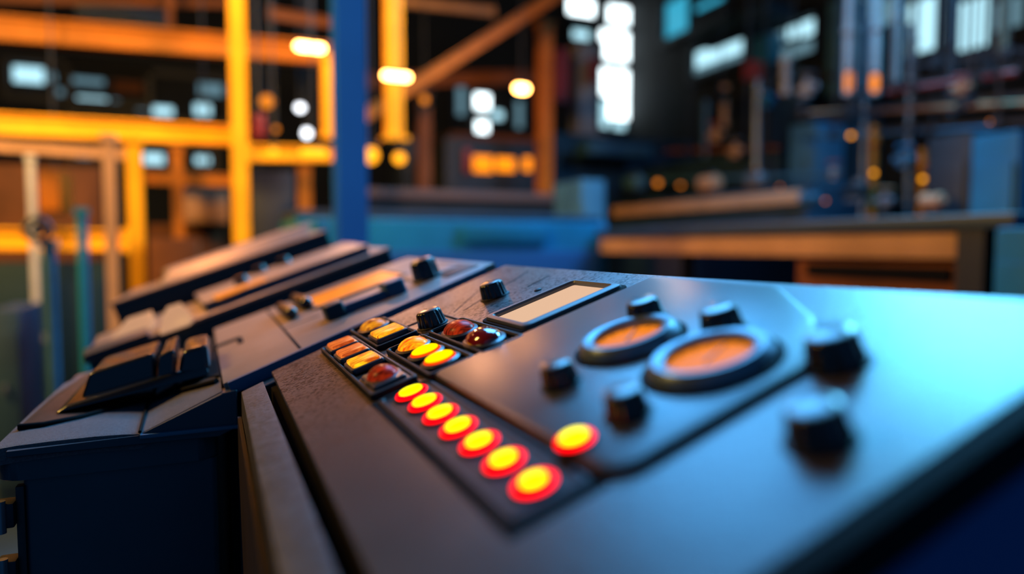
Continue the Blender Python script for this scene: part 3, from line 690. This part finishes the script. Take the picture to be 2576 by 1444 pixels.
def cabinet(label, px0, py0, px1, py1, X, m, dpt=.5, name='machine_cabinet', cat='machine', toy=None, door=True, ground=True):
    a, b = at_x(px0, (py0 + py1) / 2, X), at_x(px1, (py0 + py1) / 2, X); zt = at_x((px0 + px1) / 2, py0, X).z; zb_ = 0 if ground else at_x((px0 + px1) / 2, py1, X).z
    y0, y1 = sorted((a.y, b.y)); t = thing(name, label, cat, Vector((X + dpt / 2, (y0 + y1) / 2, zb_)))
    part(t, 'cabinet_body', lambda bm: wbox(bm, X, X + dpt, y0, y1, zb_, zt, .01), M[m])
    if door:
        part(t, 'cabinet_door', lambda bm: wbox(bm, X - .02, X, y0 + (y1 - y0) * .08, y1 - (y1 - y0) * .08, zb_ + (zt - zb_) * .1, zt - (zt - zb_) * .08, .004), M[m])
        part(t, 'door_handle', lambda bm: wbox(bm, X - .05, X - .02, y0 + (y1 - y0) * .16, y0 + (y1 - y0) * .2, zb_ + (zt - zb_) * .45, zb_ + (zt - zb_) * .55, .002), M['steel'])
    if not ground: hanger(t, X + dpt / 2, (y0 + y1) / 2, zt)
    return t
def cabinety(label, px0, py0, px1, py1, Y, m, dpt=.5, name='machine_cabinet', cat='machine', ground=True, door=True):
    a, b = at_y(px0, (py0 + py1) / 2, Y), at_y(px1, (py0 + py1) / 2, Y); zt = at_y((px0 + px1) / 2, py0, Y).z; zb_ = 0 if ground else at_y((px0 + px1) / 2, py1, Y).z
    x0, x1 = a.x, b.x; t = thing(name, label, cat, Vector(((x0 + x1) / 2, Y + dpt / 2, zb_)))
    part(t, 'cabinet_body', lambda bm: wbox(bm, x0, x1, Y, Y + dpt, zb_, zt, .01), M[m])
    if door:
        part(t, 'cover_panel', lambda bm: wbox(bm, x0 + (x1 - x0) * .06, x1 - (x1 - x0) * .06, Y - .02, Y, zb_ + (zt - zb_) * .12, zt - (zt - zb_) * .1, .004), M[m])
        part(t, 'panel_handle', lambda bm: wbox(bm, x0 + (x1 - x0) * .45, x0 + (x1 - x0) * .55, Y - .05, Y - .02, zb_ + (zt - zb_) * .6, zb_ + (zt - zb_) * .64, .002), M['steel'])
    if not ground: hanger(t, (x0 + x1) / 2, Y + dpt / 2, zt)
    return t
def bulb(label, px, py, wpx, hpx, m, Y=None, X=None, name='pendant_lamp', cat='lamp', group=None, housing='dark', k=1.0):
    p = at_y(px, py, Y) if Y is not None else at_x(px, py, X); d = depth(p)
    rx, rz = wpx * d / F / 2 * k, hpx * d / F / 2 * k
    t = thing(name, label, cat, p, group)
    r = min(rx, rz); ex = Vector((1, 0, 0)) if rx >= rz else VZ
    L = abs(rx - rz)
    if Y is None and rx >= rz: ex = VY
    def g(bm):
        p0, p1 = p - ex * L, p + ex * L; z = ex; x = z.orthogonal().normalized(); y = z.cross(x); rings = []
        for s in (-1, -.9, -.6, 0): rings.append((p0 + z * r * s, r * math.sqrt(max(.03, 1 - s * s))))
        for s in (0.001, .6, .9, 1): rings.append((p1 + z * r * s, r * math.sqrt(max(.03, 1 - s * s))))
        loft(bm, [[q + (x * math.cos(2 * math.pi * i / 20) + y * math.sin(2 * math.pi * i / 20)) * rr for i in range(20)] for q, rr in rings])
    part(t, 'lens', g, M[m], sharp=70)
    e = ex * L + Vector((r * .7, r * .7, 0)) if ex != VZ else Vector((r * .7, r * .7, 0))
    zt = p.z + (L if ex == VZ else 0) + r * .8
    part(t, 'housing', lambda bm: wbox(bm, p.x - abs(e.x), p.x + abs(e.x), p.y - abs(e.y), p.y + abs(e.y), zt, zt + r * .5, r * .1), M[housing])
    part(t, 'stem', lambda bm: tube(bm, Vector((p.x, p.y, zt + r * .4)), Vector((p.x, p.y, zt + r * 1.6)), r * .15, 10), M[housing])
    if name != 'indicator_lamp': part(t, 'cord', lambda bm: tube(bm, Vector((p.x, p.y, zt + r * 1.5)), Vector((p.x, p.y, 9.0)), .005, 8), M[housing])
    return t

# ------------------------------------------------------------------ left side: yellow frame
post('thickest bright yellow steel post rising behind the far desk sections', 580, 627, None, 4.6, 'yellow')
girder('bright yellow girder running level to the thickest yellow post', (-60, 310), (600, 343), 58, 4.75, 'yellow')
girder('upper orange girder sloping above the row of cool windows', (-60, 68), (860, 140), 66, 5.6, 'orange')
girder('short yellow crossbeam between the thick post and the blue pole', (628, 385), (850, 388), 44, 4.6, 'yellow')
girder('dull orange girder stub highest beside the blue pole', (680, 35), (860, 62), 30, 5.4, 'brown')
post('bright yellow short post under the level yellow girder', 315, 360, 350, 3.6, 'yellow')
post('pale tan post beside the short bright yellow post', 257, 292, 345, 3.4, 'tan')
post('dim orange post behind the short bright yellow post', 430, 462, 370, 5.6, 'orange')
post('slim pale post farthest along the left railing', 66, 88, 395, 4.4, 'pale')
girder('low yellow rail crossing behind the slim posts', (-40, 600), (320, 605), 62, 4.6, 'yellow', name='guard_rail', cat='rail')
girder('pale orange rail just below the level yellow girder', (-60, 362), (330, 388), 34, 4.4, 'tan', name='guard_rail', cat='rail')
girder('dim orange rail between the bright yellow post and the thick post', (355, 447), (585, 455), 34, 5.8, 'orange', name='guard_rail', cat='rail')
girder('dark roof truss chord at the upper edge over the orange girder', (-60, -5), (580, 10), 26, 6.6, 'brown')
post('faint brown hanger under the roof truss chord', 428, 448, -20, 6.4, 'brown', bottom=95, name='roof_hanger', cat='hanger')
cabinety('dark blue roof duct above the upper orange girder', 190, 15, 425, 62, 7.0, 'darkblue', ground=False, name='roof_duct', cat='duct')
post('orange post under the left sodium lamp', 811, 846, 145, 4.9, 'yellow', bottom=350)
post('thin orange post standing beside the blue pole foot', 745, 783, 405, 4.85, 'orange')
post('blue painted pole dividing the hall', 836, 924, None, 2.6, 'blue', name='blue_pole', cat='pole', round_=False)
post('pale bluish round pipe stand at the lower left', 96, 134, 610, 2.6, 'bluegrey', name='pipe_stand', cat='pipe stand', round_=True)
post('slim cyan pipe stand between yellow rail and tan post', 184, 216, 530, 3.4, 'cyan', name='pipe_stand', cat='pipe stand', round_=True)
def wheel(label, px, py, r_px, Y, m):
    p = at_y(px, py, Y); r = r_px * depth(p) / F; t = thing('handwheel', label, 'handwheel', p)
    def g(bm):
        n = 32; rings = []
        for i in range(n):
            a = 2 * math.pi * i / n; c = p + Vector((math.cos(a), 0, math.sin(a))) * r * .8; d = Vector((math.cos(a), 0, math.sin(a)))
            rings.append([c + (d * math.cos(2 * math.pi * k / 10) + VY * math.sin(2 * math.pi * k / 10)) * r * .2 for k in range(10)])
        loft(bm, rings + [rings[0]], False, False); bmesh.ops.remove_doubles(bm, verts=bm.verts, dist=1e-6)
    part(t, 'wheel_rim', g, M[m], sharp=80)
    part(t, 'spoke', lambda bm: [tube(bm, p - VX * r * .8, p + VX * r * .8, r * .1, 10), tube(bm, p - VZ * r * .8, p + VZ * r * .8, r * .1, 10)], M[m])
    part(t, 'hub', lambda bm: tube(bm, p - VY * r * .25, p + VY * r * .5, r * .4, 20), M[m])
wheel('dark valve handwheel in front of the low yellow rail', 95, 578, 34, 2.58, 'darkblue')
cabinety('orange lit panel behind the slim pale post', 95, 425, 150, 530, 5.2, 'orange', ground=False, door=False, name='orange_panel', cat='panel')
cabinety('brown machine box behind the thin railing posts', 370, 565, 560, 640, 6.5, 'brown', name='machine_box')
cabinety('tan machine hood just beyond the farthest desk', 375, 600, 500, 720, 3.4, 'brown', name='machine_hood')
cabinety('dark low cabinet behind the pipe stands', -40, 660, 270, 900, 4.6, 'deepteal', name='low_cabinet')
cabinety('dark blue grey crate on the floor at the far left edge', -30, 780, 50, 850, 3.6, 'darkblue', name='crate', cat='crate')
cabinety('black machine tower between thick yellow post and thin orange post', 632, 430, 742, 640, 5.2, 'dark', name='machine_tower')
cabinety('small red junction box on the thick yellow post', 640, 285, 668, 345, 4.7, 'red', ground=False, door=False, name='junction_box', cat='box')
cabinety('teal locker beside the foot of the blue pole', 790, 555, 828, 640, 3.0, 'cyan', .4, name='locker', cat='locker')

cabinety('large rusty storage rack behind the left railing', -60, 415, 255, 590, 6.6, 'brown', name='storage_rack', cat='rack')
cabinety('dull brown machine wall panel right of the thin railing posts', 462, 475, 575, 560, 5.95, 'tan', ground=False, door=False, name='panel_board', cat='board')
# lamps on the left
bulb('long sodium lamp left of the blue pole', 780, 119, 70, 18, 'lamp_hot', Y=4.4, name='sodium_lamp')
bulb('long sodium lamp crossing the orange post', 998, 192, 68, 16, 'lamp_hot', Y=4.4, name='sodium_lamp')
bulb('short sodium lamp beside the faint far orange post', 1312, 223, 36, 18, 'lamp_hot', Y=5.6, name='sodium_lamp')
bulb('upper white globe lamp between thick post and blue pole', 755, 271, 20, 18, 'lamp_white', Y=6.0)
bulb('lower bluish globe lamp just above the short yellow crossbeam', 772, 335, 20, 22, 'lamp_white', Y=6.0)
bulb('small pinkish lamp beside the red junction box', 693, 325, 14, 14, 'lamp_amber', Y=6.0)
bulb('amber lamp glowing above the red junction box', 672, 255, 40, 40, 'lamp_amber', Y=6.4, k=.8)
bulb('amber spot low beside the foot of the thick yellow post', 650, 495, 44, 18, 'lamp_amber', Y=6.2)
bulb('yellow bulb at the left end of the short crossbeam', 688, 380, 18, 18, 'lamp_orange', Y=4.3)
bulb('yellow tube lamp fixed on the short crossbeam', 790, 382, 66, 22, 'lamp_orange', Y=4.3)

# ------------------------------------------------------------------ centre
post('tall orange post carrying the long sodium lamp', 970, 1014, None, 5.0, 'yellow', bottom=355)
post('dim orange post behind the short sodium lamp', 1352, 1386, 60, 6.4, 'orange')
post('thin dim orange post topped by a round amber lamp', 1050, 1084, 235, 6.4, 'brown')
girder('long diagonal orange brace falling from the roof', (1420, -25), (905, 300), 34, 6.0, 'orange', name='diagonal_brace', cat='brace')
girder('dark brown crossbeam behind the sodium lamps', (925, 205), (1360, 195), 40, 7.2, 'brown')
girder('pale brown roof purlin above the diagonal brace', (1010, 5), (1240, 30), 26, 7.2, 'tan', name='roof_purlin', cat='purlin')
bulb('round amber lamp on the thin dim orange post', 1068, 250, 18, 20, 'lamp_amber', Y=6.2)
bulb('large yellow lamp right beside the blue pole', 933, 390, 44, 48, 'lamp_orange', Y=4.6, k=.85)
bulb('round yellow lamp under the tall orange post', 1005, 398, 34, 34, 'lamp_orange', Y=4.6, k=.85)
# furnace with glowing openings
fu = thing('furnace', 'dark furnace with a row of glowing orange openings beyond the counter', 'furnace', Vector((3.4, 7.2, 0)))
p0, p1 = at_y(1120, 480, 7.0), at_y(1400, 480, 7.0)
part(fu, 'furnace_body', lambda bm: wbox(bm, p0.x, p1.x, 7.0, 8.2, 0, at_y(1250, 352, 7.0).z, .02), M['dark'])
part(fu, 'furnace_hood', lambda bm: wbox(bm, p0.x + .1, p1.x - .1, 7.1, 8.1, at_y(1250, 352, 7.0).z, at_y(1250, 335, 7.0).z, .03), M['brown'])
for (a, b_, c, d_) in ((1190, 392, 1236, 432), (1246, 396, 1292, 430), (1316, 396, 1334, 430)):
    q0, q1 = at_y(a, (b_ + d_) / 2, 7.0), at_y(c, (b_ + d_) / 2, 7.0); z0_, z1_ = at_y(a, d_, 7.0).z, at_y(a, b_, 7.0).z
    part(fu, 'furnace_opening', lambda bm: wbox(bm, q0.x, q1.x, 6.96, 7.0, z0_, z1_, .01), M['glow'])
q0, q1 = at_y(1165, 410, 7.0), at_y(1182, 410, 7.0)
part(fu, 'side_hatch', lambda bm: wbox(bm, q0.x, q1.x, 6.95, 7.0, at_y(1170, 435, 7).z, at_y(1170, 375, 7).z, .01), M['red'], 'dull red hatch')
cabinety('dark brown machine housing behind the thin lamp post', 1010, 345, 1073, 480, 7.6, 'dark', name='machine_housing')
# counter + blue machine bed
def table(name, label, cat, px0, px1, ytop, Y, dpt, m_top, m_body, thick=22):
    a, b = at_y(px0, ytop, Y), at_y(px1, ytop, Y); z = (a.z + b.z) / 2; th = thick * depth((a + b) / 2) / F
    t = thing(name, label, cat, Vector(((a.x + b.x) / 2, Y + dpt / 2, 0)))
    part(t, 'counter_top', lambda bm: wbox(bm, a.x - .05, b.x + .05, Y - .05, Y + dpt, z - th, z, .008), M[m_top])
    part(t, 'counter_front', lambda bm: wbox(bm, a.x, b.x, Y, Y + dpt - .05, 0, z - th), M[m_body])
    return t
table('work_counter', 'long counter with a pale brown edge below the furnace', 'counter', 925, 1400, 482, 5.6, .6, 'dull', 'dark', 20)
t = thing('machine_bed', 'long low blue machine bed stretching beyond the near desk', 'machine', Vector((1.6, 3.9, 0)))
a, b = at_y(790, 548, 3.6), at_y(1530, 548, 3.6)
part(t, 'bed_body', lambda bm: wbox(bm, a.x - .1, b.x, 3.6, 4.6, 0, a.z, .02), M['cyan'])
part(t, 'bed_rail', lambda bm: wbox(bm, a.x - .1, b.x, 3.7, 4.5, a.z, a.z + .05, .01), M['darkblue'])
part(t, 'skirt_panel', lambda bm: wbox(bm, a.x, b.x - .1, 3.55, 3.6, 0, at_y(1200, 632, 3.6).z, .01), M['skirtblue'])
part(t, 'service_hatch', lambda bm: wbox(bm, a.x + .9, a.x + 1.5, 3.57, 3.6, at_y(1200, 612, 3.6).z, at_y(1200, 566, 3.6).z, .01), M['cyan'])
cabinety('blue grey machine block standing at the end of the counter', 1462, 452, 1522, 545, 4.6, 'bluegrey', name='machine_block')
cabinety('dark machine base under the bright windows', 1395, 345, 1750, 470, 8.2, 'darkblue', name='low_machine')
cabinety('blue lit duct running over the dark machine base', 1480, 360, 1640, 392, 7.6, 'bluegrey', .35, ground=False, name='air_duct', cat='duct')
post('pale striped column beside the bright windows', 1440, 1492, 120, 8.6, 'pale', bottom=345, name='painted_column', cat='column')
post('dark red column beside the pale striped one', 1392, 1424, 130, 8.4, 'red', bottom=262, name='painted_column', cat='column')
cabinety('red patch box on the pale striped column', 1488, 145, 1512, 205, 8.2, 'red', .12, ground=False, door=False, name='signal_box', cat='box')
bulb('small peach indicator lamp above the blue grey machine block', 1428, 468, 12, 12, 'lamp_amber', Y=5.4, name='indicator_lamp')
bulb('bright orange spark light over the dark bench', 1655, 460, 14, 14, 'lamp_amber', Y=5.4, name='indicator_lamp')
bulb('dim orange light just beyond the spark light', 1712, 466, 18, 10, 'lamp_amber', Y=5.6, name='indicator_lamp', k=.7)

# ------------------------------------------------------------------ right side
# bench
t = thing('workbench', 'long dark workbench with an orange lit front and open bays on the right', 'workbench', Vector((3.0, 1.6, 0)))
XB = 2.3
def yx(px, py=600, X=XB): return at_x(px, py, X).y
yA, yB = yx(2490), yx(1510)
z_top = at_x(2300, 545, XB).z; z_e = at_x(2300, 580, XB).z
part(t, 'bench_top', lambda bm: wbox(bm, XB - .04, XB + .9, yA - .1, yB, z_e, z_top, .01), M['darkblue'])
zf1, zf0 = at_x(2300, 585, XB).z, at_x(2300, 650, XB).z
part(t, 'front_apron', lambda bm: wbox(bm, XB, XB + .04, yA, yB, zf0, zf1, .005), M['tan'])
part(t, 'leg', lambda bm: wbox(bm, XB - .03, XB + .12, yx(2490), yx(2420), 0, z_e), M['dark'])
part(t, 'leg', lambda bm: wbox(bm, XB - .01, XB + .08, yx(1720), yx(1655), 0, zf0), M['dark'])
part(t, 'drawer_unit', lambda bm: wbox(bm, XB + .02, XB + .8, yx(2400), yx(2000), 0, zf0 - .02), M['brown'])
part(t, 'drawer_gap', lambda bm: wbox(bm, XB + .0, XB + .03, yx(2390), yx(2030), at_x(2200, 700, XB).z, at_x(2200, 668, XB).z), M['black'])
part(t, 'back_board', lambda bm: wbox(bm, XB + .8, XB + .85, yA, yB, 0, z_e), M['dark'])
cabinet('teal cabinet at the right end of the workbench', 2500, 572, 2700, 760, 2.2, 'cyan', name='end_cabinet')
cabinet('blue locker standing above the bench end', 2442, 335, 2562, 560, 3.6, 'cyan', .4, name='locker', cat='locker')
cabinet('brown press behind the blue locker', 2330, 340, 2440, 560, 4.2, 'dark', .6, name='press', cat='machine')
rt = cabinet('grey roller table behind the long workbench', 1530, 490, 2030, 560, 4.4, 'darkblue', .6, name='roller_table', cat='roller table')
q0, q1 = at_x(1545, 505, 4.36), at_x(2015, 505, 4.36)
part(rt, 'table_edge', lambda bm: wbox(bm, 4.33, 4.38, q1.y, q0.y, at_x(1780, 528, 4.36).z, at_x(1780, 500, 4.36).z, .005), M['tan'])
cabinet('dark machine frame above the roller table', 1612, 395, 1955, 488, 5.4, 'darkblue', .6, name='stamping_machine')
cabinet('pale blue standing tank before the dark machinery', 1985, 312, 2050, 520, 5.4, 'bluegrey', .4, name='storage_tank', cat='tank')
cabinet('dark tall control rack among the pipes', 2064, 260, 2130, 530, 5.9, 'dark', .5, name='control_rack', cat='rack')
cabinet('dark plant housing under the right windows', 1760, 185, 1935, 400, 6.8, 'dark', .6, name='plant_housing')
cabinet('grey blue cladding box above the plant housing', 2080, 0, 2120, 240, 7.2, 'bluegrey', .4, name='cladding_box', cat='duct', ground=False)
cabinet('dark blue hanging duct under the cyan window', 1735, 40, 1930, 78, 7.4, 'darkblue', .5, name='hanging_duct', cat='duct', ground=False)
cabinet('slim blue panel beside the pale window', 1890, 90, 1930, 300, 8.2, 'cyan', .3, name='cladding_board', cat='board', ground=False)
cabinet('small red valve box at the corner of the pale window', 1868, 155, 1890, 200, 6.5, 'red', .2, name='valve_box', cat='box', ground=False, door=False)
pipe_v('leftmost tall pale pipe of the upright set', 2134, 30, -30, 240, 4.6, 'pale')
pipe_v('middle tall pale pipe of the upright set', 2200, 26, -30, 240, 4.6, 'pale')
pipe_v('rightmost slender pipe of the upright set', 2252, 20, -30, 210, 4.7, 'pale')
pipe_v('thin dark steel pipe between the pale upright pipes', 2172, 12, -30, 530, 4.9, 'steel')
pipe_v('bronze pipe dropping below the middle pale pipe', 2199, 20, 315, 420, 4.6, 'orange')
pipe_v('short bronze pipe above the lowest orange indicator', 2322, 20, 375, 440, 4.4, 'orange')
pipe_v('grey steel pipe just past the upright set', 2290, 12, 60, 540, 5.0, 'steel')
pipe_v('dark chimney pipe before the upper windows', 2388, 26, -30, 300, 4.8, 'dark')
pipe_v('thin pink lit pipe near the upper window edge', 2520, 22, -30, 140, 5.2, 'tan')
pipe_v('pale vertical pipe under the small round windows', 1975, 24, 150, 240, 5.6, 'pale')
pipe_v('slender grey pipe left of the standing tank', 1905, 18, 200, 520, 5.15, 'steel')
pipe_v('orange lit pipe stub under the pale window', 1822, 18, 215, 320, 6.2, 'tan')
pipe_v('bluish pipe at the foot of the slit window', 1775, 16, 240, 520, 6.4, 'bluegrey')
railx('topmost dark cable tray by the upper windows', (2280, 168), (2640, 118), 14, 4.4, 'dark')
railx('second dark cable tray across the chimney pipe', (2150, 232), (2640, 150), 12, 4.52, 'dark')
railx('reddish pipe run between the cable trays', (2230, 232), (2560, 180), 18, 4.6, 'red', name='pipe_run', cat='pipe', round_=True)
railx('third dark cable tray crossing the upright pipes', (2020, 292), (2640, 232), 14, 4.3, 'dark')
railx('pinkish grey pipe run under the third tray', (2040, 285), (2600, 258), 16, 4.7, 'tan', name='pipe_run', cat='pipe', round_=True)
railx('lowest dark cable tray above the blue locker', (2200, 330), (2640, 300), 12, 4.2, 'dark')
railx('bluish pipe run behind the lowest tray', (2000, 345), (2500, 322), 14, 5.2, 'bluegrey', name='pipe_run', cat='pipe', round_=True)
railx('thin blue rail on the roller table back', (1560, 455), (2100, 440), 12, 5.0, 'bluegrey', name='pipe_run', cat='pipe', round_=True)
railx('dark gantry rail high over the plant housing', (1740, 250), (2100, 190), 16, 5.8, 'dark', name='gantry_rail', cat='rail')
railx('rusty rail over the dark machine frame', (1675, 380), (1960, 372), 12, 5.33, 'brown', name='gantry_rail', cat='rail')
bulb('tall amber lamp at the foot of the leftmost pale pipe', 2136, 205, 18, 50, 'lamp_amber', X=4.4, name='indicator_lamp')
bulb('tall amber lamp at the foot of the middle pale pipe', 2200, 208, 18, 46, 'lamp_amber', X=4.4, name='indicator_lamp')
bulb('round orange indicator below the leftmost pale pipe', 2141, 341, 12, 12, 'lamp_orange', X=4.4, name='indicator_lamp', k=.9)
bulb('round orange indicator at the end of the bronze pipe', 2198, 435, 12, 12, 'lamp_orange', X=4.4, name='indicator_lamp', k=.9)
bulb('lowest round orange indicator right of the bronze pipe', 2321, 450, 13, 13, 'lamp_orange', X=4.2, name='indicator_lamp', k=.9)
bulb('faint orange indicator beside the lowest cable tray', 2490, 306, 12, 12, 'lamp_amber', X=4.1, name='indicator_lamp', k=.5)
bulb('faint orange indicator over the roller table end', 1962, 470, 12, 12, 'lamp_amber', X=4.2, name='indicator_lamp', k=.5)
bulb('faint orange glow lamp low on the control rack', 2076, 505, 14, 14, 'lamp_amber', X=4.2, name='indicator_lamp', k=.5)

def valve(label, px, py, wpx, X, m='steel', m2='red'):
    p = at_x(px, py, X); r = wpx * depth(p) / F / 2; t = thing('valve', label, 'valve', p)
    part(t, 'valve_body', lambda bm: lathe(bm, [(r * .25, -r), (r * .6, -r), (r * .6, -r * .8), (r * .4, -r * .7), (r * .55, -r * .2), (r * .4, r * .4), (r * .2, r * .5), (r * .12, r)], 20, M_=Matrix.Translation(p)), M[m], sharp=50)
    part(t, 'side_flange', lambda bm: tube(bm, p - VY * r * 1.1 - VZ * r * .2, p + VY * r * 1.1 - VZ * r * .2, r * .34, 16), M[m])
    part(t, 'handwheel', lambda bm: lathe(bm, [(r * .15, r * .9), (r * .8, r * .95), (r * .85, r * 1.05), (r * .8, r * 1.15), (r * .15, r * 1.1)], 24, M_=Matrix.Translation(p)), M[m2], sharp=50)
def motor(label, px, py, wpx, X, m='bluegrey', m2='dark'):
    p = at_x(px, py, X); r = wpx * depth(p) / F / 2; t = thing('electric_motor', label, 'motor', p - VZ * r * .8)
    part(t, 'motor_casing', lambda bm: lathe(bm, [(r * .5, -r * 1.1), (r * .62, -r), (r * .62, r * .6), (r * .5, r * .7), (r * .15, r * .75), (r * .15, r * 1.1)], 48, flute=16, famp=r * .06, fr=(1, 2), M_=Matrix.Translation(p) @ Matrix.Rotation(math.pi / 2, 4, 'X')), M[m])
    part(t, 'terminal_box', lambda bm: wbox(bm, p.x - r * .3, p.x + r * .3, p.y - r * .3, p.y + r * .3, p.z + r * .5, p.z + r * .9, r * .05), M[m2])
    part(t, 'mounting_foot', lambda bm: wbox(bm, p.x - r * .7, p.x + r * .7, p.y - r * .7, p.y + r * .7, p.z - r * .85, p.z - r * .6, r * .04), M[m2])
for q in (('pinkish valve on the gantry rail under the pale window', 1800, 335, 44, 5.9, 'tan', 'red'),
          ('teal valve beside the dark plant housing', 1925, 245, 50, 5.5, 'cyan', 'steel'),
          ('pale valve hanging under the small round windows', 2030, 215, 52, 5.3, 'pale', 'steel'),
          ('dark valve wheel above the storage tank', 2018, 275, 46, 5.0, 'dark', 'steel'),
          ('rusty valve between cable trays and chimney pipe', 2420, 215, 44, 4.18, 'tan', 'red'),
          ('grey valve low between the upright pipes', 2228, 500, 48, 4.3, 'steel', 'tan'),
          ('blue valve beside the lowest amber indicator', 2276, 395, 50, 4.4, 'bluegrey', 'cyan'),
          ('red handled valve low on the control rack', 2098, 430, 40, 4.9, 'steel', 'red'),
          ('tan valve standing on the stamping machine', 1850, 375, 42, 5.2, 'tan', 'steel'),
          ('dark valve over the far end of the workbench', 1570, 425, 44, 5.6, 'dark', 'red')): valve(*q)
for q in (('blue ribbed motor on the roller table', 1600, 459, 60, 4.5, 'bluegrey', 'dark'),
          ('brown ribbed motor in the middle of the roller table', 1790, 461, 66, 4.5, 'tan', 'dark'),
          ('grey ribbed motor at the near end of the roller table', 1905, 451, 56, 4.5, 'steel', 'brown'),
          ('dark ribbed motor below the upright pipes', 2160, 480, 64, 4.4, 'dark', 'steel'),
          ('bluish motor hanging at the foot of the control rack', 2040, 500, 50, 4.3, 'bluegrey', 'dark'),
          ('tan motor beside the dark press', 2350, 505, 60, 4.0, 'tan', 'dark')): motor(*q)
# ================================================================== LIGHT
w = bpy.data.worlds.new('World'); bpy.context.scene.world = w; w.use_nodes = True
w.node_tree.nodes['Background'].inputs[0].default_value = (0.05, 0.24, 0.62, 1); w.node_tree.nodes['Background'].inputs[1].default_value = 0.28
def light(kind, name, loc, energy, col, size=.3, aim=None, sy=None, spot=None):
    d = bpy.data.lights.new(name, kind); d.energy = energy; d.color = col
    if kind == 'AREA': d.size = size; 
    else: d.shadow_soft_size = size
    if kind == 'AREA' and sy: d.shape = 'RECTANGLE'; d.size_y = sy
    if kind == 'SPOT': d.spot_size = spot or 2.0; d.spot_blend = .6
    o = bpy.data.objects.new(name, d); C.objects.link(o); o.location = loc
    if aim is not None: o.rotation_euler = (Vector(aim) - Vector(loc)).to_track_quat('-Z', 'Y').to_euler()
    return o
TGT = (0.05, -0.1, 1.3)
light('AREA', 'assumed_cool_light', (4.2, 2.5, 4.8), 470, (0.11, 0.56, 1.0), 1.6, TGT)  # assumed unseen source for the desk's cyan sheen; the ceiling has no opening
light('AREA', 'high_fill_light', (1.9, 4.0, 5.6), 420, (0.09, 0.45, 1.0), 2.6, TGT)  # added blue fill over the near desk, no window stands there
light('AREA', 'side_fill_light', (6.0, 1.0, 4.6), 110, (0.12, 0.48, 1.0), 2.0, (1.5, 4.5, .8))  # added cool light from the right, not set at any window pane
light('SPOT', 'sodium_light', tuple(at_y(780, 119, 4.25)), 45, (1.0, 0.42, 0.20), .12, TGT, spot=2.6)
light('SPOT', 'sodium_light', tuple(at_y(998, 192, 4.25)), 14, (1.0, 0.36, 0.10), .12, TGT, spot=2.6)
light('AREA', 'hall_fill_light', (-2.6, 2.2, 3.4), 330, (1.0, 0.56, 0.12), 1.0, (-.3, 4.8, 1.8))  # unseen warm fill, added to brighten the yellow posts
light('SPOT', 'hall_fill_light', (0.9, 3.0, 4.2), 420, (1.0, 0.50, 0.12), .2, (.9, 5.2, 2.6), spot=1.7)  # second added fill for the girders, no fixture
light('SPOT', 'desk_fill_light', (-.5, 2.0, 2.2), 60, (1.0, 0.34, 0.10), .1, (-.1, 1.12, 1.25), spot=0.85)  # added warm spot without a fixture, tints the far desk sections
bpy.data.objects['desk_fill_light'].data.spot_blend = 1.0
light('POINT', 'bench_fill_light', (1.7, 2.2, 1.9), 4, (1.0, 0.35, 0.06), .1)  # added warm glow near the bench front, no lamp fixture built

# ================================================================== CAMERA
cd = bpy.data.cameras.new('camera'); cam = bpy.data.objects.new('camera', cd); C.objects.link(cam)
cd.sensor_width = 36; cd.lens = F / 2576 * 36; cd.clip_start = 0.02
cam.location = CAM
fwd = Vector((math.sin(AZ) * math.cos(TH), math.cos(AZ) * math.cos(TH), -math.sin(TH)))
cam.rotation_euler = fwd.to_track_quat('-Z', 'Y').to_euler()
cd.dof.use_dof = True; cd.dof.focus_distance = 0.54
cd.dof.aperture_fstop = (cd.lens / 1000) / 0.0125
bpy.context.scene.camera = cam
sc = bpy.context.scene
sc.view_settings.view_transform = 'Standard'; sc.view_settings.look = 'None'; sc.view_settings.gamma = 1; sc.view_settings.exposure = 0
sc.view_settings.use_curve_mapping = False
